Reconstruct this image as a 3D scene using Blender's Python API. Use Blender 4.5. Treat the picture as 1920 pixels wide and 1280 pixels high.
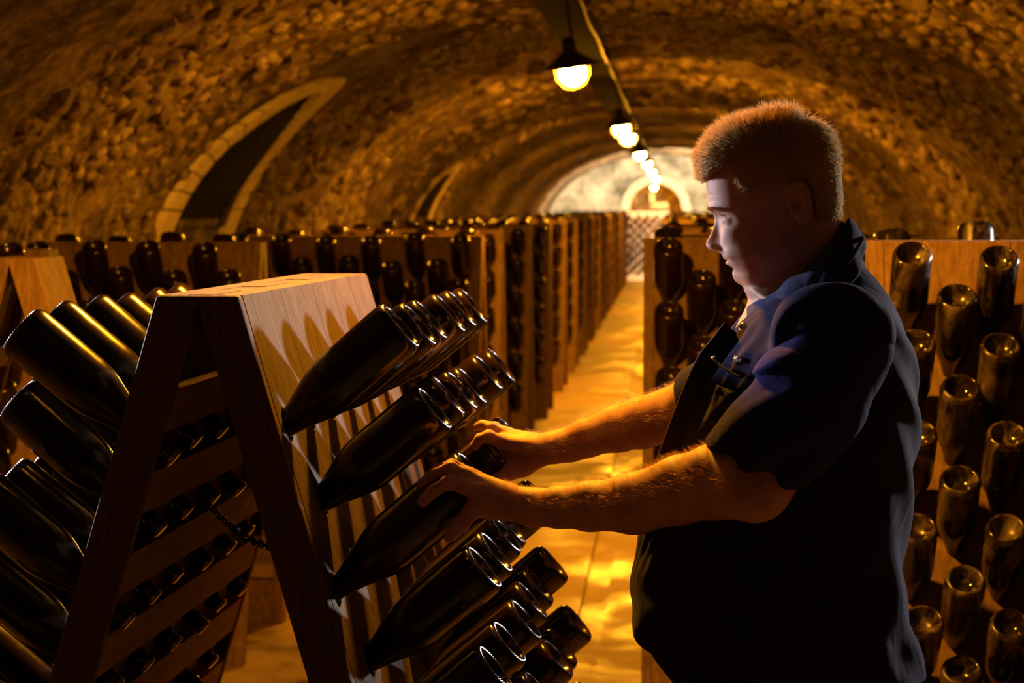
import bpy, bmesh, math, random
import numpy as np
from mathutils import Vector, Matrix, noise as mnoise

for _o in list(bpy.data.objects):
    bpy.data.objects.remove(_o)
SC = bpy.context.scene
COL = SC.collection
R = math.radians

# ------------------------------------------------------------------ camera
FPX = 4670.0                      # focal length in pixels of the 1920x1280 frame
CAMZ = 1.55
PITCH = math.atan(255 / FPX)
YAW = math.atan(300 / FPX * math.cos(PITCH))
cam_data = bpy.data.cameras.new('camera')
cam_data.sensor_width = 36.0
cam_data.lens = FPX / 1920 * 36.0
cam_data.clip_start = 0.05
cam_data.clip_end = 200
cam_data.dof.use_dof = True
cam_data.dof.focus_distance = 3.72
cam_data.dof.aperture_fstop = 9.0
cam = bpy.data.objects.new('camera', cam_data)
COL.objects.link(cam)
cam.location = (0, 0, CAMZ)
cam.rotation_euler = (math.pi / 2 - PITCH, 0, YAW)
SC.camera = cam
FW = np.array([-math.sin(YAW) * math.cos(PITCH), math.cos(YAW) * math.cos(PITCH), -math.sin(PITCH)])
RT = np.array([math.cos(YAW), math.sin(YAW), 0.0])
UP = np.cross(RT, FW)


def W(px, py, y):
    """world point at depth world-Y = y seen at photo pixel (px, py)"""
    d = FW + RT * ((px - 960) / FPX) + UP * ((640 - py) / FPX)
    d = d * (y / d[1])
    return np.array([d[0], d[1], d[2] + CAMZ])


def PX(p):
    v = np.asarray(p, float) - np.array([0, 0, CAMZ])
    k = v @ FW
    return 960 + FPX * (v @ RT) / k, 640 - FPX * (v @ UP) / k


# ------------------------------------------------------------------ world, lights, exposure
world = bpy.data.worlds.new('world')
SC.world = world
world.use_nodes = True
world.node_tree.nodes['Background'].inputs[0].default_value = (0.35, 0.2, 0.12, 1)
world.node_tree.nodes['Background'].inputs[1].default_value = 0.004
SC.view_settings.view_transform = 'Standard'
SC.view_settings.look = 'None'
SC.view_settings.exposure = 0.0
SC.view_settings.gamma = 1.0
SC.view_settings.use_curve_mapping = False
SC.cycles.max_bounces = 6
SC.cycles.diffuse_bounces = 4
SC.cycles.glossy_bounces = 3
SC.cycles.transmission_bounces = 2
SC.cycles.caustics_reflective = False
SC.cycles.caustics_refractive = False
BULB_COL = (1.0, 0.37, 0.014)
BULB_STRENGTH = 2100.0


def spot(name, loc, target, power, color, size, blend=0.5, radius=0.15):
    l = bpy.data.lights.new(name, 'SPOT')
    l.energy = power
    l.color = color
    l.spot_size = R(size)
    l.spot_blend = blend
    l.shadow_soft_size = radius
    o = bpy.data.objects.new(name, l)
    COL.objects.link(o)
    o.location = loc
    d = Vector(target) - Vector(loc)
    o.rotation_euler = d.to_track_quat('-Z', 'Y').to_euler()
    return o


# the photographer's flash heads, standing beside the aisle outside the frame, and the lamp at the cellar's end
spot('flash_beside_left_wall', (-2.1, 5.0, 1.66), (0.05, 3.62, 1.42), 310, (0.86, 0.88, 1.0), 50, 0.4, 0.08)
spot('flash_behind_right_rack', (2.15, 6.4, 1.75), (-0.2, 3.8, 1.3), 560, (1.0, 0.93, 0.84), 60, 0.4, 0.10)
spot('lamp_at_cellar_end', (0.9, 50.0, 2.3), (-0.1, 57, 1.5), 5200, (1.0, 0.8, 0.52), 110, 0.5, 0.15)


# ------------------------------------------------------------------ helpers
def link(o, parent=None):
    COL.objects.link(o)
    if parent is not None:
        o.parent = parent
    return o


def tag(o, label=None, cat=None, group=None, kind=None):
    if label: o['label'] = label
    if cat: o['category'] = cat
    if group: o['group'] = group
    if kind: o['kind'] = kind
    return o


def empty(name, loc=(0, 0, 0), rz=0.0):
    o = bpy.data.objects.new(name, None)
    COL.objects.link(o)
    o.location = loc
    o.rotation_euler = (0, 0, rz)
    o.empty_display_size = 0.1
    return o


def mesh_np(name, V, F, mat=None, smooth=False):
    """mesh from numpy vertex array and a list / array of faces"""
    me = bpy.data.meshes.new(name)
    V = np.asarray(V, np.float32)
    if isinstance(F, np.ndarray):
        n, k = F.shape
        me.vertices.add(len(V)); me.vertices.foreach_set('co', V.ravel())
        me.loops.add(n * k); me.loops.foreach_set('vertex_index', F.ravel().astype(np.int32))
        me.polygons.add(n)
        me.polygons.foreach_set('loop_start', np.arange(0, n * k, k, dtype=np.int32))
        me.polygons.foreach_set('loop_total', np.full(n, k, np.int32))
        me.update(calc_edges=True)
    else:
        me.from_pydata(V.tolist(), [], F)
        me.update()
    if smooth:
        me.polygons.foreach_set('use_smooth', np.ones(len(me.polygons), bool))
    if mat is not None:
        me.materials.append(mat)
    return me


def obj(name, me, parent=None):
    return link(bpy.data.objects.new(name, me), parent)


class MB:
    """collects simple solids into one mesh"""
    def __init__(self):
        self.v, self.f = [], []

    def add(self, V, F):
        o = len(self.v)
        self.v += [tuple(p) for p in V]
        self.f += [tuple(i + o for i in f) for f in F]

    def hexa(self, P):       # 8 points: bottom 4 ccw, top 4 ccw
        self.add(P, [(3, 2, 1, 0), (4, 5, 6, 7), (0, 1, 5, 4), (1, 2, 6, 5), (2, 3, 7, 6), (3, 0, 4, 7)])

    def box(self, x0, x1, y0, y1, z0, z1):
        self.hexa([(x0, y0, z0), (x1, y0, z0), (x1, y1, z0), (x0, y1, z0), (x0, y0, z1), (x1, y0, z1), (x1, y1, z1), (x0, y1, z1)])

    def tube(self, pts, r, seg=8, caps=True):
        pts = [Vector(p) for p in pts]
        rs = r if hasattr(r, '__len__') else [r] * len(pts)
        base = len(self.v)
        up = None
        for i, p in enumerate(pts):
            t = (pts[min(i + 1, len(pts) - 1)] - pts[max(i - 1, 0)]).normalized()
            if up is None:
                up = t.orthogonal().normalized()
            up = (up - t * up.dot(t)).normalized()
            b = t.cross(up)
            for k in range(seg):
                a = 2 * math.pi * k / seg
                self.v.append(tuple(p + (up * math.cos(a) + b * math.sin(a)) * rs[i]))
        for i in range(len(pts) - 1):
            for k in range(seg):
                k2 = (k + 1) % seg
                self.f.append((base + i * seg + k, base + i * seg + k2, base + (i + 1) * seg + k2, base + (i + 1) * seg + k))
        if caps:
            self.f.append(tuple(base + k for k in reversed(range(seg))))
            self.f.append(tuple(base + (len(pts) - 1) * seg + k for k in range(seg)))

    def lathe(self, prof, seg=16, M=None):
        base = len(self.v)
        for r, z in prof:
            for k in range(seg):
                a = 2 * math.pi * k / seg
                p = Vector((r * math.cos(a), r * math.sin(a), z))
                self.v.append(tuple(M @ p if M is not None else p))
        for i in range(len(prof) - 1):
            for k in range(seg):
                k2 = (k + 1) % seg
                self.f.append((base + i * seg + k, base + i * seg + k2, base + (i + 1) * seg + k2, base + (i + 1) * seg + k))
        self.f.append(tuple(base + k for k in reversed(range(seg))))
        self.f.append(tuple(base + (len(prof) - 1) * seg + k for k in range(seg)))

    def mesh(self, name, mat=None, smooth=False):
        me = bpy.data.meshes.new(name)
        me.from_pydata(self.v, [], self.f)
        me.update()
        if smooth:
            me.polygons.foreach_set('use_smooth', np.ones(len(me.polygons), bool))
        if mat is not None:
            me.materials.append(mat)
        return me

    def build(self, name, mat, parent=None, smooth=False):
        return obj(name, self.mesh(name, mat, smooth), parent)


# ------------------------------------------------------------------ materials
def mat_new(name, base, rough=0.6, spec=0.5, metal=0.0):
    m = bpy.data.materials.new(name)
    m.use_nodes = True
    b = m.node_tree.nodes['Principled BSDF']
    b.inputs['Base Color'].default_value = (*base, 1)
    b.inputs['Roughness'].default_value = rough
    b.inputs['Specular IOR Level'].default_value = spec
    b.inputs['Metallic'].default_value = metal
    return m, m.node_tree, b


def nnode(nt, t, **kw):
    n = nt.nodes.new(t)
    for k, v in kw.items():
        if k in n.inputs:
            n.inputs[k].default_value = v
        else:
            setattr(n, k, v)
    return n


def coords(nt, scale=(1, 1, 1), which='Object'):
    tc = nt.nodes.new('ShaderNodeTexCoord')
    mp = nt.nodes.new('ShaderNodeMapping')
    mp.inputs['Scale'].default_value = scale
    nt.links.new(tc.outputs[which], mp.inputs['Vector'])
    return mp.outputs['Vector']


def ramp(nt, fac, stops):
    r = nt.nodes.new('ShaderNodeValToRGB')
    el = r.color_ramp.elements
    el[0].position, el[0].color = stops[0][0], (*stops[0][1], 1)
    el[1].position, el[1].color = stops[-1][0], (*stops[-1][1], 1)
    for p, c in stops[1:-1]:
        e = el.new(p); e.color = (*c, 1)
    nt.links.new(fac, r.inputs['Fac'])
    return r.outputs['Color']


def noise_tex(nt, vec, scale, detail=5, rough=0.6, dist=0.0):
    n = nt.nodes.new('ShaderNodeTexNoise')
    n.inputs['Scale'].default_value = scale
    n.inputs['Detail'].default_value = detail
    n.inputs['Roughness'].default_value = rough
    n.inputs['Distortion'].default_value = dist
    nt.links.new(vec, n.inputs['Vector'])
    return n.outputs['Fac']


def bump(nt, b, height, strength, dist=0.01):
    n = nt.nodes.new('ShaderNodeBump')
    n.inputs['Strength'].default_value = strength
    n.inputs['Distance'].default_value = dist
    nt.links.new(height, n.inputs['Height'])
    nt.links.new(n.outputs['Normal'], b.inputs['Normal'])


def wood(name, dark, light, scale=(14, 1.2, 1.2), rough=0.7, bstr=0.35):
    m, nt, b = mat_new(name, light, rough, 0.3)
    v = coords(nt, scale)
    n1 = noise_tex(nt, v, 6, 8, 0.65, 0.6)
    nt.links.new(ramp(nt, n1, [(0.3, dark), (0.7, light)]), b.inputs['Base Color'])
    bump(nt, b, n1, bstr, 0.004)
    return m


M = {}
M['plank'] = wood('oak_plank', (0.06, 0.031, 0.016), (0.17, 0.105, 0.056), (9, 9, 1.2))
M['plank_top'] = M['plank']
M['end_board'] = wood('dark_oak', (0.075, 0.034, 0.017), (0.17, 0.085, 0.045), (20, 20, 1.5))
M['batten'] = wood('pale_batten', (0.2, 0.12, 0.06), (0.4, 0.27, 0.15), (20, 1.5, 20))
M['rackwood'] = wood('rack_oak', (0.10, 0.052, 0.024), (0.28, 0.165, 0.08), (9, 9, 1.5))
M['beam'] = wood('shade_dark_wood', (0.006, 0.004, 0.003), (0.016, 0.010, 0.007), (8, 1, 8), 1.0)  # shade up at the crown and in the niches put into this near-black colour
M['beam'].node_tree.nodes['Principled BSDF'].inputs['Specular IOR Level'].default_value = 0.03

m, nt, b = mat_new('dark_glass', (0.016, 0.0065, 0.003), 0.09, 0.5)
v = coords(nt, (1, 1, 1))
n1 = noise_tex(nt, v, 30, 4, 0.6)
rr = nnode(nt, 'ShaderNodeMapRange'); rr.inputs['To Min'].default_value = 0.08; rr.inputs['To Max'].default_value = 0.3
nt.links.new(n1, rr.inputs['Value']); nt.links.new(rr.outputs['Result'], b.inputs['Roughness'])
b.inputs['IOR'].default_value = 1.52
M['glass'] = m

m, nt, b = mat_new('dusty_glass', (0.012, 0.007, 0.005), 0.2, 0.5)
v = coords(nt, (1, 1, 0.35))
oi = nnode(nt, 'ShaderNodeObjectInfo')
add = nnode(nt, 'ShaderNodeVectorMath', operation='ADD')
mul = nnode(nt, 'ShaderNodeMath', operation='MULTIPLY'); mul.inputs[1].default_value = 7.0
nt.links.new(oi.outputs['Random'], mul.inputs[0])
nt.links.new(v, add.inputs[0]); nt.links.new(mul.outputs[0], add.inputs[1])
n1 = noise_tex(nt, add.outputs[0], 16, 6, 0.7, 1.0)
nt.links.new(ramp(nt, n1, [(0.48, (0.010, 0.006, 0.004)), (0.6, (0.08, 0.06, 0.052)), (0.76, (0.26, 0.21, 0.185))]), b.inputs['Base Color'])
rr = nnode(nt, 'ShaderNodeMapRange'); rr.inputs['From Min'].default_value = 0.45; rr.inputs['From Max'].default_value = 0.7
rr.inputs['To Min'].default_value = 0.1; rr.inputs['To Max'].default_value = 0.5
nt.links.new(n1, rr.inputs['Value']); nt.links.new(rr.outputs['Result'], b.inputs['Roughness'])
M['dusty'] = m

M['cap'] = mat_new('crown_cap_tin', (0.55, 0.5, 0.42), 0.35, 0.5, 0.9)[0]
M['iron'] = mat_new('dark_iron', (0.03, 0.025, 0.02), 0.5, 0.5, 0.7)[0]

# masonry: warm limestone rubble
m, nt, b = mat_new('rubble_vault', (0.3, 0.22, 0.13), 0.95, 0.15)
v = coords(nt, (1, 1, 1))
n1 = noise_tex(nt, v, 3.2, 10, 0.72, 0.4)
n2 = noise_tex(nt, v, 14, 8, 0.7)
mx = nnode(nt, 'ShaderNodeMath', operation='MULTIPLY_ADD'); mx.inputs[1].default_value = 0.55
nt.links.new(n1, mx.inputs[0]); 
m2 = nnode(nt, 'ShaderNodeMath', operation='MULTIPLY'); m2.inputs[1].default_value = 0.45
nt.links.new(n2, m2.inputs[0]); nt.links.new(m2.outputs[0], mx.inputs[2])
nt.links.new(ramp(nt, mx.outputs[0], [(0.38, (0.02, 0.012, 0.006)), (0.47, (0.10, 0.067, 0.034)), (0.58, (0.31, 0.225, 0.13)), (0.7, (0.5, 0.4, 0.25))]), b.inputs['Base Color'])
bump(nt, b, n2, 0.9, 0.03)
M['vault'] = m

m, nt, b = mat_new('rubble_stone', (0.4, 0.3, 0.18), 0.92, 0.2)
v = coords(nt, (1, 1, 1))
n2 = noise_tex(nt, v, 9, 8, 0.7)
nt.links.new(ramp(nt, n2, [(0.33, (0.045, 0.028, 0.015)), (0.5, (0.24, 0.17, 0.095)), (0.68, (0.47, 0.37, 0.24))]), b.inputs['Base Color'])
bump(nt, b, noise_tex(nt, v, 40, 6, 0.7), 0.7, 0.015)
M['stone'] = m

m, nt, b = mat_new('limewashed_brick', (0.62, 0.5, 0.33), 0.9, 0.2)
v = coords(nt, (1, 1, 1))
n2 = noise_tex(nt, v, 12, 6, 0.65)
nt.links.new(ramp(nt, n2, [(0.3, (0.55, 0.42, 0.26)), (0.55, (0.85, 0.72, 0.5))]), b.inputs['Base Color'])
bump(nt, b, n2, 0.5, 0.01)
M['brick'] = m

m, nt, b = mat_new('lichen_wall', (0.5, 0.48, 0.4), 0.95, 0.15)
v = coords(nt, (1, 1, 1))
n2 = noise_tex(nt, v, 1.6, 9, 0.7, 0.3)
nt.links.new(ramp(nt, n2, [(0.38, (0.12, 0.115, 0.085)), (0.5, (0.34, 0.31, 0.24)), (0.66, (0.66, 0.58, 0.45))]), b.inputs['Base Color'])
bump(nt, b, n2, 0.6, 0.05)
M['endwall'] = m

# floor: worn concrete, partly wet
m, nt, b = mat_new('damp_concrete', (0.4, 0.31, 0.2), 0.6, 0.35)
v = coords(nt, (1, 0.8, 1))
n1 = noise_tex(nt, v, 2.3, 8, 0.65, 0.3)
n2 = noise_tex(nt, v, 22, 6, 0.6)
nt.links.new(ramp(nt, n1, [(0.34, (0.11, 0.065, 0.03)), (0.5, (0.32, 0.21, 0.10)), (0.7, (0.48, 0.33, 0.17))]), b.inputs['Base Color'])
rr = nnode(nt, 'ShaderNodeMapRange'); rr.inputs['From Min'].default_value = 0.36; rr.inputs['From Max'].default_value = 0.6
rr.inputs['To Min'].default_value = 0.3; rr.inputs['To Max'].default_value = 0.75
nt.links.new(n1, rr.inputs['Value']); nt.links.new(rr.outputs['Result'], b.inputs['Roughness'])
bump(nt, b, n2, 0.5, 0.012)
M['floor'] = m

m, nt, b = mat_new('lamp_glow', (1, 0.8, 0.5), 0.4)
b.inputs['Emission Color'].default_value = (*BULB_COL, 1)
b.inputs['Emission Strength'].default_value = BULB_STRENGTH
M['bulb'] = m
m, nt, b = mat_new('dim_lamp_glow', (1, 0.8, 0.5), 0.4)
b.inputs['Emission Color'].default_value = (*BULB_COL, 1)
b.inputs['Emission Strength'].default_value = BULB_STRENGTH * 1.15
M['bulb_near'] = m

# skin: ruddy, with fine mottling
m, nt, b = mat_new('skin', (0.62, 0.33, 0.23), 0.58, 0.3)
v = coords(nt, (1, 1, 1))
n1 = noise_tex(nt, v, 28, 6, 0.65)
n2 = noise_tex(nt, v, 420, 3, 0.6)
nt.links.new(ramp(nt, n1, [(0.3, (0.5, 0.235, 0.16)), (0.55, (0.63, 0.345, 0.245)), (0.75, (0.7, 0.42, 0.31))]), b.inputs['Base Color'])
b.inputs['Subsurface Weight'].default_value = 0.08
b.inputs['Subsurface Radius'].default_value = (0.008, 0.003, 0.0015)
bump(nt, b, n2, 0.12, 0.0012)
M['skin'] = m
def hair_mat(name, c):
    m, nt, b = mat_new(name, c, 0.5, 0.4)
    tr = nnode(nt, 'ShaderNodeBsdfTranslucent'); tr.inputs['Color'].default_value = (*c, 1)
    mx = nnode(nt, 'ShaderNodeMixShader'); mx.inputs[0].default_value = 0.45
    out = nt.nodes['Material Output']
    nt.links.new(b.outputs[0], mx.inputs[1]); nt.links.new(tr.outputs[0], mx.inputs[2]); nt.links.new(mx.outputs[0], out.inputs['Surface'])
    return m


M['hair'] = hair_mat('ginger_hair', (0.64, 0.43, 0.2))
m, nt, b = mat_new('ginger_crop', (0.42, 0.275, 0.125), 0.85, 0.1)
bump(nt, b, noise_tex(nt, coords(nt, (1, 1, 1)), 420, 3, 0.6), 0.5, 0.003)
M['haircap'] = m
M['brow'] = mat_new('fair_brow', (0.5, 0.3, 0.18), 0.6, 0.2)[0]
M['armhair'] = hair_mat('fair_arm_hair', (0.7, 0.45, 0.22))
M['eye'] = mat_new('eye_white', (0.6, 0.56, 0.52), 0.15)[0]
M['iris'] = mat_new('grey_iris', (0.05, 0.06, 0.07), 0.1)[0]


def cloth(name, c, wave=900, fold=9.0, fstr=0.5, rough=0.9, sheen=0.04):
    m, nt, b = mat_new(name, c, rough, 0.03)
    v = coords(nt, (1, 1, 1))
    n1 = noise_tex(nt, v, wave, 2, 0.5)
    v2 = coords(nt, (1.0, 0.6, 0.55))
    n2 = noise_tex(nt, v2, fold, 3, 0.5, 0.8)
    a = nnode(nt, 'ShaderNodeMath', operation='MULTIPLY_ADD'); a.inputs[1].default_value = 0.03
    nt.links.new(n1, a.inputs[0]); nt.links.new(n2, a.inputs[2])
    bump(nt, b, a.outputs[0], fstr, 0.03)
    b.inputs['Sheen Weight'].default_value = sheen
    b.inputs['Sheen Roughness'].default_value = 0.4
    return m


M['vest'] = cloth('navy_vest_cloth', (0.030, 0.027, 0.080))
M['shirt'] = cloth('blue_polo_cotton', (0.036, 0.034, 0.17))
M['shirtcollar'] = cloth('blue_collar_cotton', (0.06, 0.07, 0.15))
M['trousers'] = cloth('black_trousers', (0.012, 0.012, 0.015))
M['leather'] = mat_new('black_leather', (0.012, 0.01, 0.009), 0.4)[0]
M['brass'] = mat_new('brass', (0.8, 0.5, 0.15), 0.25, 0.5, 1.0)[0]
M['steel'] = mat_new('zip_steel', (0.55, 0.55, 0.58), 0.25, 0.5, 1.0)[0]
M['print'] = mat_new('white_print', (0.75, 0.75, 0.78), 0.7)[0]

# ================================================================== the cellar: vault, end wall, floor
VX0, VA, VB, VZC = -0.2, 2.66, 1.66, 1.05
YEND = 57.0
NICHES = [(14.6, 0.80, 1.42, 0.80), (27.6, 0.8, 1.4, 0.55)]   # centre y, half width, sill z, rise


def niche_in(y, z, grow=0.0):
    for (yc, hw, zs, rise) in NICHES:
        if abs(y - yc) < hw + grow and z > zs - grow:
            if z - zs < (rise + grow) * math.sqrt(max(0.0, 1 - ((y - yc) / (hw + grow)) ** 2)):
                return True
    return False


def vault_pt(t, y):
    """t 0..1 from the left foot over the crown to the right foot; returns x, z and inward normal"""
    wall = VZC
    arch = math.pi * math.sqrt((VA * VA + VB * VB) / 2)
    tot = 2 * wall + arch
    s = t * tot
    if s < wall:
        return VX0 - VA, s, 1.0, 0.0
    if s > wall + arch:
        return VX0 + VA, tot - s, -1.0, 0.0
    a = math.pi * (1 - (s - wall) / arch)
    nx, nz = math.cos(a) / VA, math.sin(a) / VB
    L = math.hypot(nx, nz)
    return VX0 + VA * math.cos(a), VZC + VB * math.sin(a), -nx / L, -nz / L


def rib(y):
    """slight swelling of the vault between its bays"""
    r = 0.0
    for yr in (18.2, 25.6, 33.0, 40.5, 47.5, 53.0):
        r += 0.07 * math.exp(-((y - yr) / 0.45) ** 2)
    return r


def rough_at(x, y, z, amp=1.0):
    p = Vector((x * 1.0, y * 0.9, z))
    n = mnoise.fractal(p * 2.2, 0.9, 2.1, 5) * 0.022
    c = mnoise.voronoi(p * 7.0)[0]
    return amp * (n * 1.3 + 0.085 * min(0.4, (c[1] - c[0])) - 0.02)


ys = []
y = -5.0
while y < YEND:
    ys.append(y)
    y += 0.4 if y < 8 else (0.07 if y < 19 else (0.12 if y < 30 else 0.3))
ys.append(YEND + 0.1)
NT = 130
ts = [i / NT for i in range(NT + 1)]
V, prof = [], [vault_pt(t, 0) for t in ts]
for y in ys:
    rb = rib(y)
    for (x, z, nx, nz) in prof:
        d = rb * (1 if z > 0.9 else 0) + (rough_at(x, y, z) if not (x < VX0 and niche_in(y, z, 0.38)) else -0.02)
        V.append((x + nx * d, y, z + nz * d))
F = []
row = NT + 1


for j in range(len(ys) - 1):
    yc = 0.5 * (ys[j] + ys[j + 1])
    for i in range(NT):
        x = 0.5 * (prof[i][0] + prof[i + 1][0]); z = 0.5 * (prof[i][1] + prof[i + 1][1])
        if x < VX0 and niche_in(yc, z, -0.02):
            continue
        F.append((j * row + i, (j + 1) * row + i, (j + 1) * row + i + 1, j * row + i + 1))
ceiling = obj('ceiling', mesh_np('vault', V, np.array(F, np.int32), M['vault'], True))
tag(ceiling, 'rough rubble stone barrel vault running the whole length of the cellar', None, None, 'structure')


def vault_x_at(z):
    if z <= VZC:
        return VX0 - VA
    return VX0 - VA * math.sqrt(max(0.0, 1 - ((z - VZC) / VB) ** 2))


# niches in the left flank: reveal, back painted shade-dark and a ring of dressed bricks
BRICK = None
for ni, (yc, hw, zs, rise) in enumerate(NICHES):
    out = [(yc - hw, zs)] + [(yc - hw * math.cos(a), zs + rise * math.sin(a)) for a in np.linspace(0, math.pi, 25)] + [(yc + hw, zs)]
    Vn, Fn = [], []
    for (yy, zz) in out:
        Vn.append((vault_x_at(zz) + 0.012, yy, zz)); Vn.append((vault_x_at(zz) - 0.03, yy, zz))
    n = len(out)
    for k in range(n - 1):
        Fn.append((2 * k, 2 * k + 1, 2 * k + 3, 2 * k + 2))
    Fn.append((2 * n - 2, 2 * n - 1, 1, 0))                      # sill
    Fn.append(tuple(2 * k + 1 for k in range(n)))               # near-black back, the shade of a deep niche put into its colour
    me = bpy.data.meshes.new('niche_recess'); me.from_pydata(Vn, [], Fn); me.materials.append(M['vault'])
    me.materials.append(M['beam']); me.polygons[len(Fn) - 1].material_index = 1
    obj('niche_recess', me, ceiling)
    # brick surround: two courses of blocks following the opening
    path = [(yc - hw - 0.02, zs - 0.45 + 0.09 * k, 0) for k in range(5)]
    na = 26
    path2 = [(a, 1) for a in np.linspace(0, math.pi, na + 1)]
    for side in (-1, 1):
        for k in range(6):
            z0, z1 = zs - 0.55 + 0.095 * k, zs - 0.55 + 0.095 * k + 0.085
            for c in range(2):
                w0, w1 = hw + 0.01 + 0.2 * c, hw + 0.2 + 0.2 * c - 0.008
                P = []
                for (zz, dx) in ((z0, 0), (z1, 0)):
                    xv = vault_x_at(zz)
                    q = [(xv - 0.06, yc + side * w0, zz), (xv + 0.016 + 0.006 * random.random(), yc + side * w0, zz), (xv + 0.018, yc + side * w1, zz), (xv - 0.06, yc + side * w1, zz)]
                    P += q if side > 0 else q
                mb = MB(); mb.hexa(P)
                mb.build('brick', M['brick'], ceiling)
    for k in range(na):
        a0, a1 = math.pi * k / na + 0.006, math.pi * (k + 1) / na - 0.006
        for c in range(2):
            g0, g1 = 0.01 + 0.2 * c, 0.2 + 0.2 * c - 0.008
            P = []
            for dx in (-0.06, 0.018):
                for (a, g) in ((a0, g0), (a0, g1), (a1, g1), (a1, g0)):
                    yy = yc - (hw + g) * math.cos(a); zz = zs + (rise + g * 0.22) * math.sin(a)
                    P.append((vault_x_at(zz) + dx, yy, zz - (0.012 if dx > 0 and zz > 1.9 else 0)))
            mb = MB(); mb.hexa(P)
            mb.build('brick', M['brick'], ceiling)

# rubble stones bedded in the vault: the largest in view singly, the rest as one mass
random.seed(5)
bm = bmesh.new()
bmesh.ops.create_icosphere(bm, subdivisions=1, radius=1.0)
ICO_V = np.array([v.co[:] for v in bm.verts]); ICO_F = [tuple(v.index for v in f.verts) for f in bm.faces]
bm.free()
stone_shapes = []
for k in range(8):
    v = ICO_V.copy()
    v = np.sign(v) * np.abs(v) ** 0.7
    v *= np.array([1.0 + 0.3 * random.random(), 0.6 + 0.25 * random.random(), 0.5])
    v += np.random.RandomState(k).normal(0, 0.09, v.shape)
    stone_shapes.append(v)
stone_meshes = [mesh_np('stone', v, ICO_F, M['stone']) for v in stone_shapes]
stones = []
for (t0, t1, y0, y1, num) in ((0.15, 0.62, 9.6, 17.5, 2600), (0.5, 0.86, 8.4, 17.5, 2200), (0.15, 0.85, 17.5, 30, 1500)):
    for k in range(num):
        t = random.uniform(t0, t1); y = y0 + (y1 - y0) * random.random()
        x, z, nx, nz = vault_pt(t, y)
        if x < VX0 and niche_in(y, z, 0.42):
            continue
        p = mnoise.noise(Vector((x * 0.8, y * 0.8, z * 0.8)))
        if p < -0.25:
            continue
        s = random.uniform(0.025, 0.075) * (1.0 if y < 17.5 else 1.5)
        px, py = PX((x, y, z))
        if not (-80 < px < 2000 and -120 < py < 460):
            continue
        stones.append((s / y, s, x, y, z, nx, nz, rib(y)))
stones.sort(reverse=True)
bulkV, bulkF = [], []
for k, (_, s, x, y, z, nx, nz, rb) in enumerate(stones):
    nrm = Vector((nx, 0, nz)); tv = Vector((0, 1, 0)); bv = nrm.cross(tv)
    a = random.uniform(-0.35, 0.35)
    ux = tv * math.cos(a) + bv * math.sin(a); uy = nrm.cross(ux)
    Mx = Matrix(((ux.x, uy.x, nrm.x), (ux.y, uy.y, nrm.y), (ux.z, uy.z, nrm.z)))
    c = Vector((x, y, z)) + nrm * (rb + rough_at(x, y, z) + s * random.uniform(-0.15, 0.1))
    sh = random.randrange(8)
    if k < 300:
        o = obj('stone', stone_meshes[sh], ceiling)
        o.matrix_world = Matrix.Translation(c) @ Mx.to_4x4() @ Matrix.Diagonal((s, s, s, 1))
    else:
        vv = (stone_shapes[sh] * s) @ np.array(Mx).T + np.array(c)
        bulkF.append(np.array(ICO_F) + len(bulkV) * len(ICO_V)); bulkV.append(vv)
o = obj('rubble_masonry', mesh_np('rubble', np.concatenate(bulkV), np.concatenate(bulkF), M['stone']), ceiling)
o['kind'] = 'stuff'

# floor with a shallow drain channel beside the left racks
mb = MB()
GX = -0.30
mb.box(-3.2, GX - 0.05, -5, YEND + 3, -0.3, 0.0)
mb.box(GX + 0.05, 3.0, -5, YEND + 3, -0.3, 0.0)
mb.box(GX - 0.05, GX + 0.05, -5, YEND + 3, -0.3, -0.03)
floor = mb.build('floor', M['floor'])
tag(floor, 'worn damp concrete floor with a shallow drain channel along the aisle', None, None, 'structure')

# end wall with an arched opening into the next gallery
AC, AR, AZ = -0.37, 0.62, 1.45
pts_o = [(vault_pt(i / 60, 0)[0], vault_pt(i / 60, 0)[1]) for i in range(61)]
pts_i = [(AC - AR, 0.0)] + [(AC - AR * math.cos(a), AZ + AR * math.sin(a)) for a in np.linspace(0, math.pi, 59)] + [(AC + AR, 0.0)]
Vw, Fw = [], []
for (p, q) in zip(pts_o, pts_i):
    Vw += [(p[0], YEND, p[1]), (q[0], YEND, q[1]), (q[0], YEND + 1.2, q[1])]
for k in range(60):
    Fw.append((3 * k, 3 * k + 1, 3 * k + 4, 3 * k + 3))
    Fw.append((3 * k + 1, 3 * k + 2, 3 * k + 5, 3 * k + 4))
me = bpy.data.meshes.new('wall_back'); me.from_pydata(Vw, [], Fw); me.materials.append(M['endwall'])
wall_back = obj('wall_back', me)
tag(wall_back, 'grey lichen-stained end wall with an arched opening', None, None, 'structure')
# voussoirs round the opening
nb = 21
for k in range(nb):
    a0, a1 = math.pi * k / nb + 0.01, math.pi * (k + 1) / nb - 0.01
    P = []
    for yy in (YEND - 0.07, YEND + 0.25):
        for (a, r) in ((a0, AR - 0.015), (a0, AR + 0.16), (a1, AR + 0.16), (a1, AR - 0.015)):
            P.append((AC - r * math.cos(a), yy, AZ + r * math.sin(a)))
    mb = MB(); mb.hexa(P); mb.build('brick', M['brick'], wall_back)
# the next gallery's far wall with an L-shaped ledge
mb = MB(); mb.box(-2.5, 1.8, YEND + 2.4, YEND + 2.6, 0, 2.6)
bw = mb.build('wall_beyond', M['vault']); tag(bw, 'brown wall of the gallery beyond the arched opening', None, None, 'structure')
mb = MB(); mb.box(-0.52, -0.42, YEND + 2.2, YEND + 2.42, 1.55, 1.85); mb.box(-0.52, -0.1, YEND + 2.2, YEND + 2.42, 1.5, 1.62)
o = mb.build('ledge', M['brick'], bw)

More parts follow.
